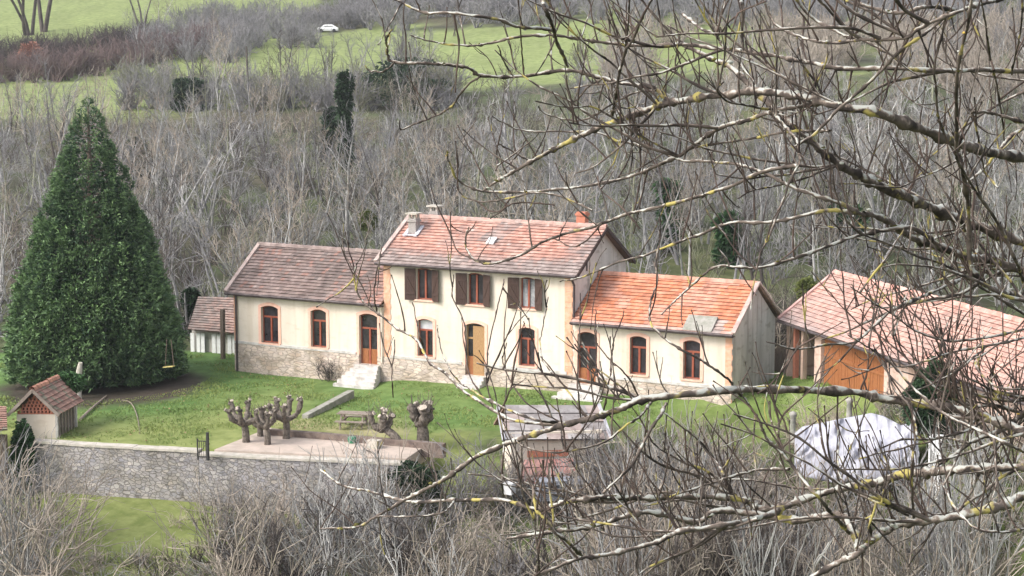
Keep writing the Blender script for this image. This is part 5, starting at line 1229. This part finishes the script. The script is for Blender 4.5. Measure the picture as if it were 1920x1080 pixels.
tl_ = smoothline([(tx+.1, ty, tz-.4), (tx, ty, tz+2), (tx+.12, ty+.1, tz+4.5), (tx-.02, ty, ft_p[2]), (tx+.1, ty+.05, ft_p[2]+2.0), (tx, ty, ft_p[2]+3.4)], 6)
t = T(); t.add(tl_, np.interp(np.linspace(0, 1, len(tl_)), [0, .1, .6, 1], [.26, .19, .13, .05]), 14); part('trunk', t.me('trunk', True), LB_, ftree)
twg = T(); twd = T(); MS = G(); nspots = []
def tw_grow(p, d, L, r0, lev=0):
    ln = wig(p, d, L, 6, r, .10, .07); sm = smoothline(ln, 2); rr = np.linspace(r0, r0*.42, len(sm)); rr = rr*(1+.35*(np.arange(len(sm)) % 4 == 0)); rr[-1] *= 1.5
    (twd if lev == 0 and r.random() < .6 else twg).add(sm, rr, 5)
    if lev < 1 and L > .22:
        for q in range(r.integers(0, 3)):
            a, b = along(ln, .25+.6*r.random()); b = b/np.linalg.norm(b); tw_grow(a, b+np.array([r.normal(0, .6), r.normal(0, .6), .35]), L*.45, r0*.7, lev+1)
nl = 0
for off, w0, w1, pts in TR:
    pp = smoothline([(u, v, 0) for u, v in pts], 8); n = len(pp); jit = np.cumsum(r.normal(0, .55, (n, 2)), 0); jit -= np.linspace(0, 1, n)[:, None]*jit[-1]
    f = np.linspace(0, 1, n); ss = np.array([dep(u, v) for u, v, _ in pp]) + off*np.clip(np.minimum(f*4, 1), 0, 1)*1.0
    W = np.array([P(u+jit[i, 0], v+jit[i, 1], ss[i]) for i, (u, v, _) in enumerate(pp)])
    wd = w0*(1-f)**.8+w1*(1-(1-f)**.8); rr = wd/2*ss/FPX*.80
    rr = rr*(1+.30*np.clip(r.normal(0, 1, n), -1, 2)*(w0 > 6)*.5+.12*np.clip(r.normal(0, 1, n), 0, 2))
    for k in range(3, n, max(6, int(11-w0/4))): rr[k] *= 1.5                    # swollen nodes
    big = w0 >= 10
    t = T(); t.add(W, rr, 10 if big else 7, 0); o = part('limb' if big else 'branch', t.me('limb', True), LB_ if w0 >= 7 else (LT if w0 > 4.2 or r.random() < .4 else DT), ftree); nl += 1
    # shoots
    Lw = np.linalg.norm(np.diff(W, axis=0), axis=1).sum(); cnt = int(Lw/(.16 if big else .19))
    for q in range(cnt):
        f_ = r.random(); a, b = along(W, f_); b = b/np.linalg.norm(b); i = int(f_*(n-1)); u_, v_ = pp[i][:2]
        if u_ < 1180 and r.random() < .35: continue
        if 700 < u_ < 1300 and 560 < v_ < 800 and r.random() < .6: continue
        sgn = 1 if r.random() < .82 else -1
        d = b*.35*(1 if r.random() < .7 else -1)+np.array([0, 0, 1.0*sgn])+np.array([*(RH*r.normal(0, .5)), 0])+np.array([*(FH*r.normal(0, .35)), 0])
        tw_grow(a, d, r.uniform(.10, .46), r.uniform(.0036, .0056))
    if big:
        for q in range(int(Lw/.10)):
            a, b = along(W, r.random()); nspots.append((a, rr[min(n-1, int(n*.5))]))
# secondary branches of the upper and right crown
for q in range(90):
    off, w0, w1, pts = TR[[0, 1, 2, 5, 6, 9, 11, 18, 19, 21, 24, 46][int(r.integers(12))]]
    i = int(r.integers(0, max(1, int(len(pts)*.65)))); u, v = pts[i]; 
    if u > 2000 or u < 1150: continue
    if 1380 < u < 1900 and 640 < v < 760: continue
    p = P(u, v, dep(u, v)+off); d = -RH*r.uniform(.6, 1.2); d = np.array([d[0], d[1], r.normal(.05, .45)])+np.array([*(FH*r.normal(0, .35)), 0])
    ln = smoothline(wig(p, d, r.uniform(.5, 1.15), 7, r, .13, .02), 3); rad = np.linspace(r.uniform(.006, .010), .0032, len(ln))*(1+.25*(np.arange(len(ln)) % 5 == 0))
    t = T(); t.add(ln, rad, 7); part('branch', t.me('branch', True), LB_ if r.random() < .5 else LT, ftree) if nl < 100 else twg.add(ln, rad, 7); nl += 1
    for z in range(6):
        a, b = along(ln, r.random()); b = b/np.linalg.norm(b); tw_grow(a, b*.5+np.array([*(RH*r.normal(0, .4)), 1.0]), r.uniform(.1, .38), .0045)
part('twigs', twd.me('twigs', True), DT, ftree, kind='stuff'); part('twigs', twg.me('twigs', True), LT, ftree, kind='stuff')
# crusts of moss and lichen on the limbs
import bmesh
bmx = bmesh.new(); bmesh.ops.create_icosphere(bmx, subdivisions=1, radius=1); iv = np.array([v.co[:] for v in bmx.verts]); fi = np.array([[v.index for v in f.verts] for f in bmx.faces]); bmx.free()
for nm, frac, mt in (('lichen_crust', .62, mat('pale_lichen', (.48, .48, .43), .95, (.34, .35, .29), 40)), ('moss_cushion', .28, mat('dark_moss', (.055, .05, .015), .95, (.13, .12, .03), 30)), ('yellow_lichen', .10, mat('yellow_lichen', (.60, .42, .10), .95, (.5, .30, .06), 30))):
    Vs, Fs = [], []; n = 0
    for a, ra in nspots:
        if r.random() > frac: continue
        k = ra*r.uniform(.35, .75) if nm != 'moss_cushion' else ra*r.uniform(.4, .95); c = a+r.normal(0, 1, 3)*ra*.35+(0, 0, ra*.45*(nm != 'moss_cushion' or r.random() < .5))
        Vs.append(iv*k*(1+r.normal(0, .22, (len(iv), 1)))*(1.5, 1.5, .75)+c); Fs.append(fi+n); n += len(iv)
    part(nm, mesh_np(nm, np.concatenate(Vs), np.concatenate(Fs), None, False), mt, ftree, kind='stuff')
# ------------------------------------------------------------------ thin winter haze
def haze(dens):
    a, b = XY(-25, 0); g = G(); pts = [XY(s, t) for s, t in ((-60, -260), (-60, 260), (700, 480), (700, -480))]
    # stays inside one closed box round camera and scene
    lo = min(z for z in ZZ.ravel())-1; hi = 190.
    x0, y0 = min(p[0] for p in [*zip(XX.ravel(), YY.ravel())])-5, YY.min()-5; x1, y1 = XX.max()+5, YY.max()+5
    g.box((x0, y0, lo), (x1, y1, hi)); m = bpy.data.materials.new('haze'); m.use_nodes = True; n = m.node_tree.nodes; n.clear()
    o = n.new("ShaderNodeOutputMaterial"); v = n.new("ShaderNodeVolumePrincipled"); v.inputs['Color'].default_value = (.93, .95, 1, 1); v.inputs['Density'].default_value = dens; v.inputs['Anisotropy'].default_value = .2
    m.node_tree.links.new(v.outputs[0], o.inputs['Volume']); obj('haze', g.me('haze'), m, kind='stuff')
haze(.00018)
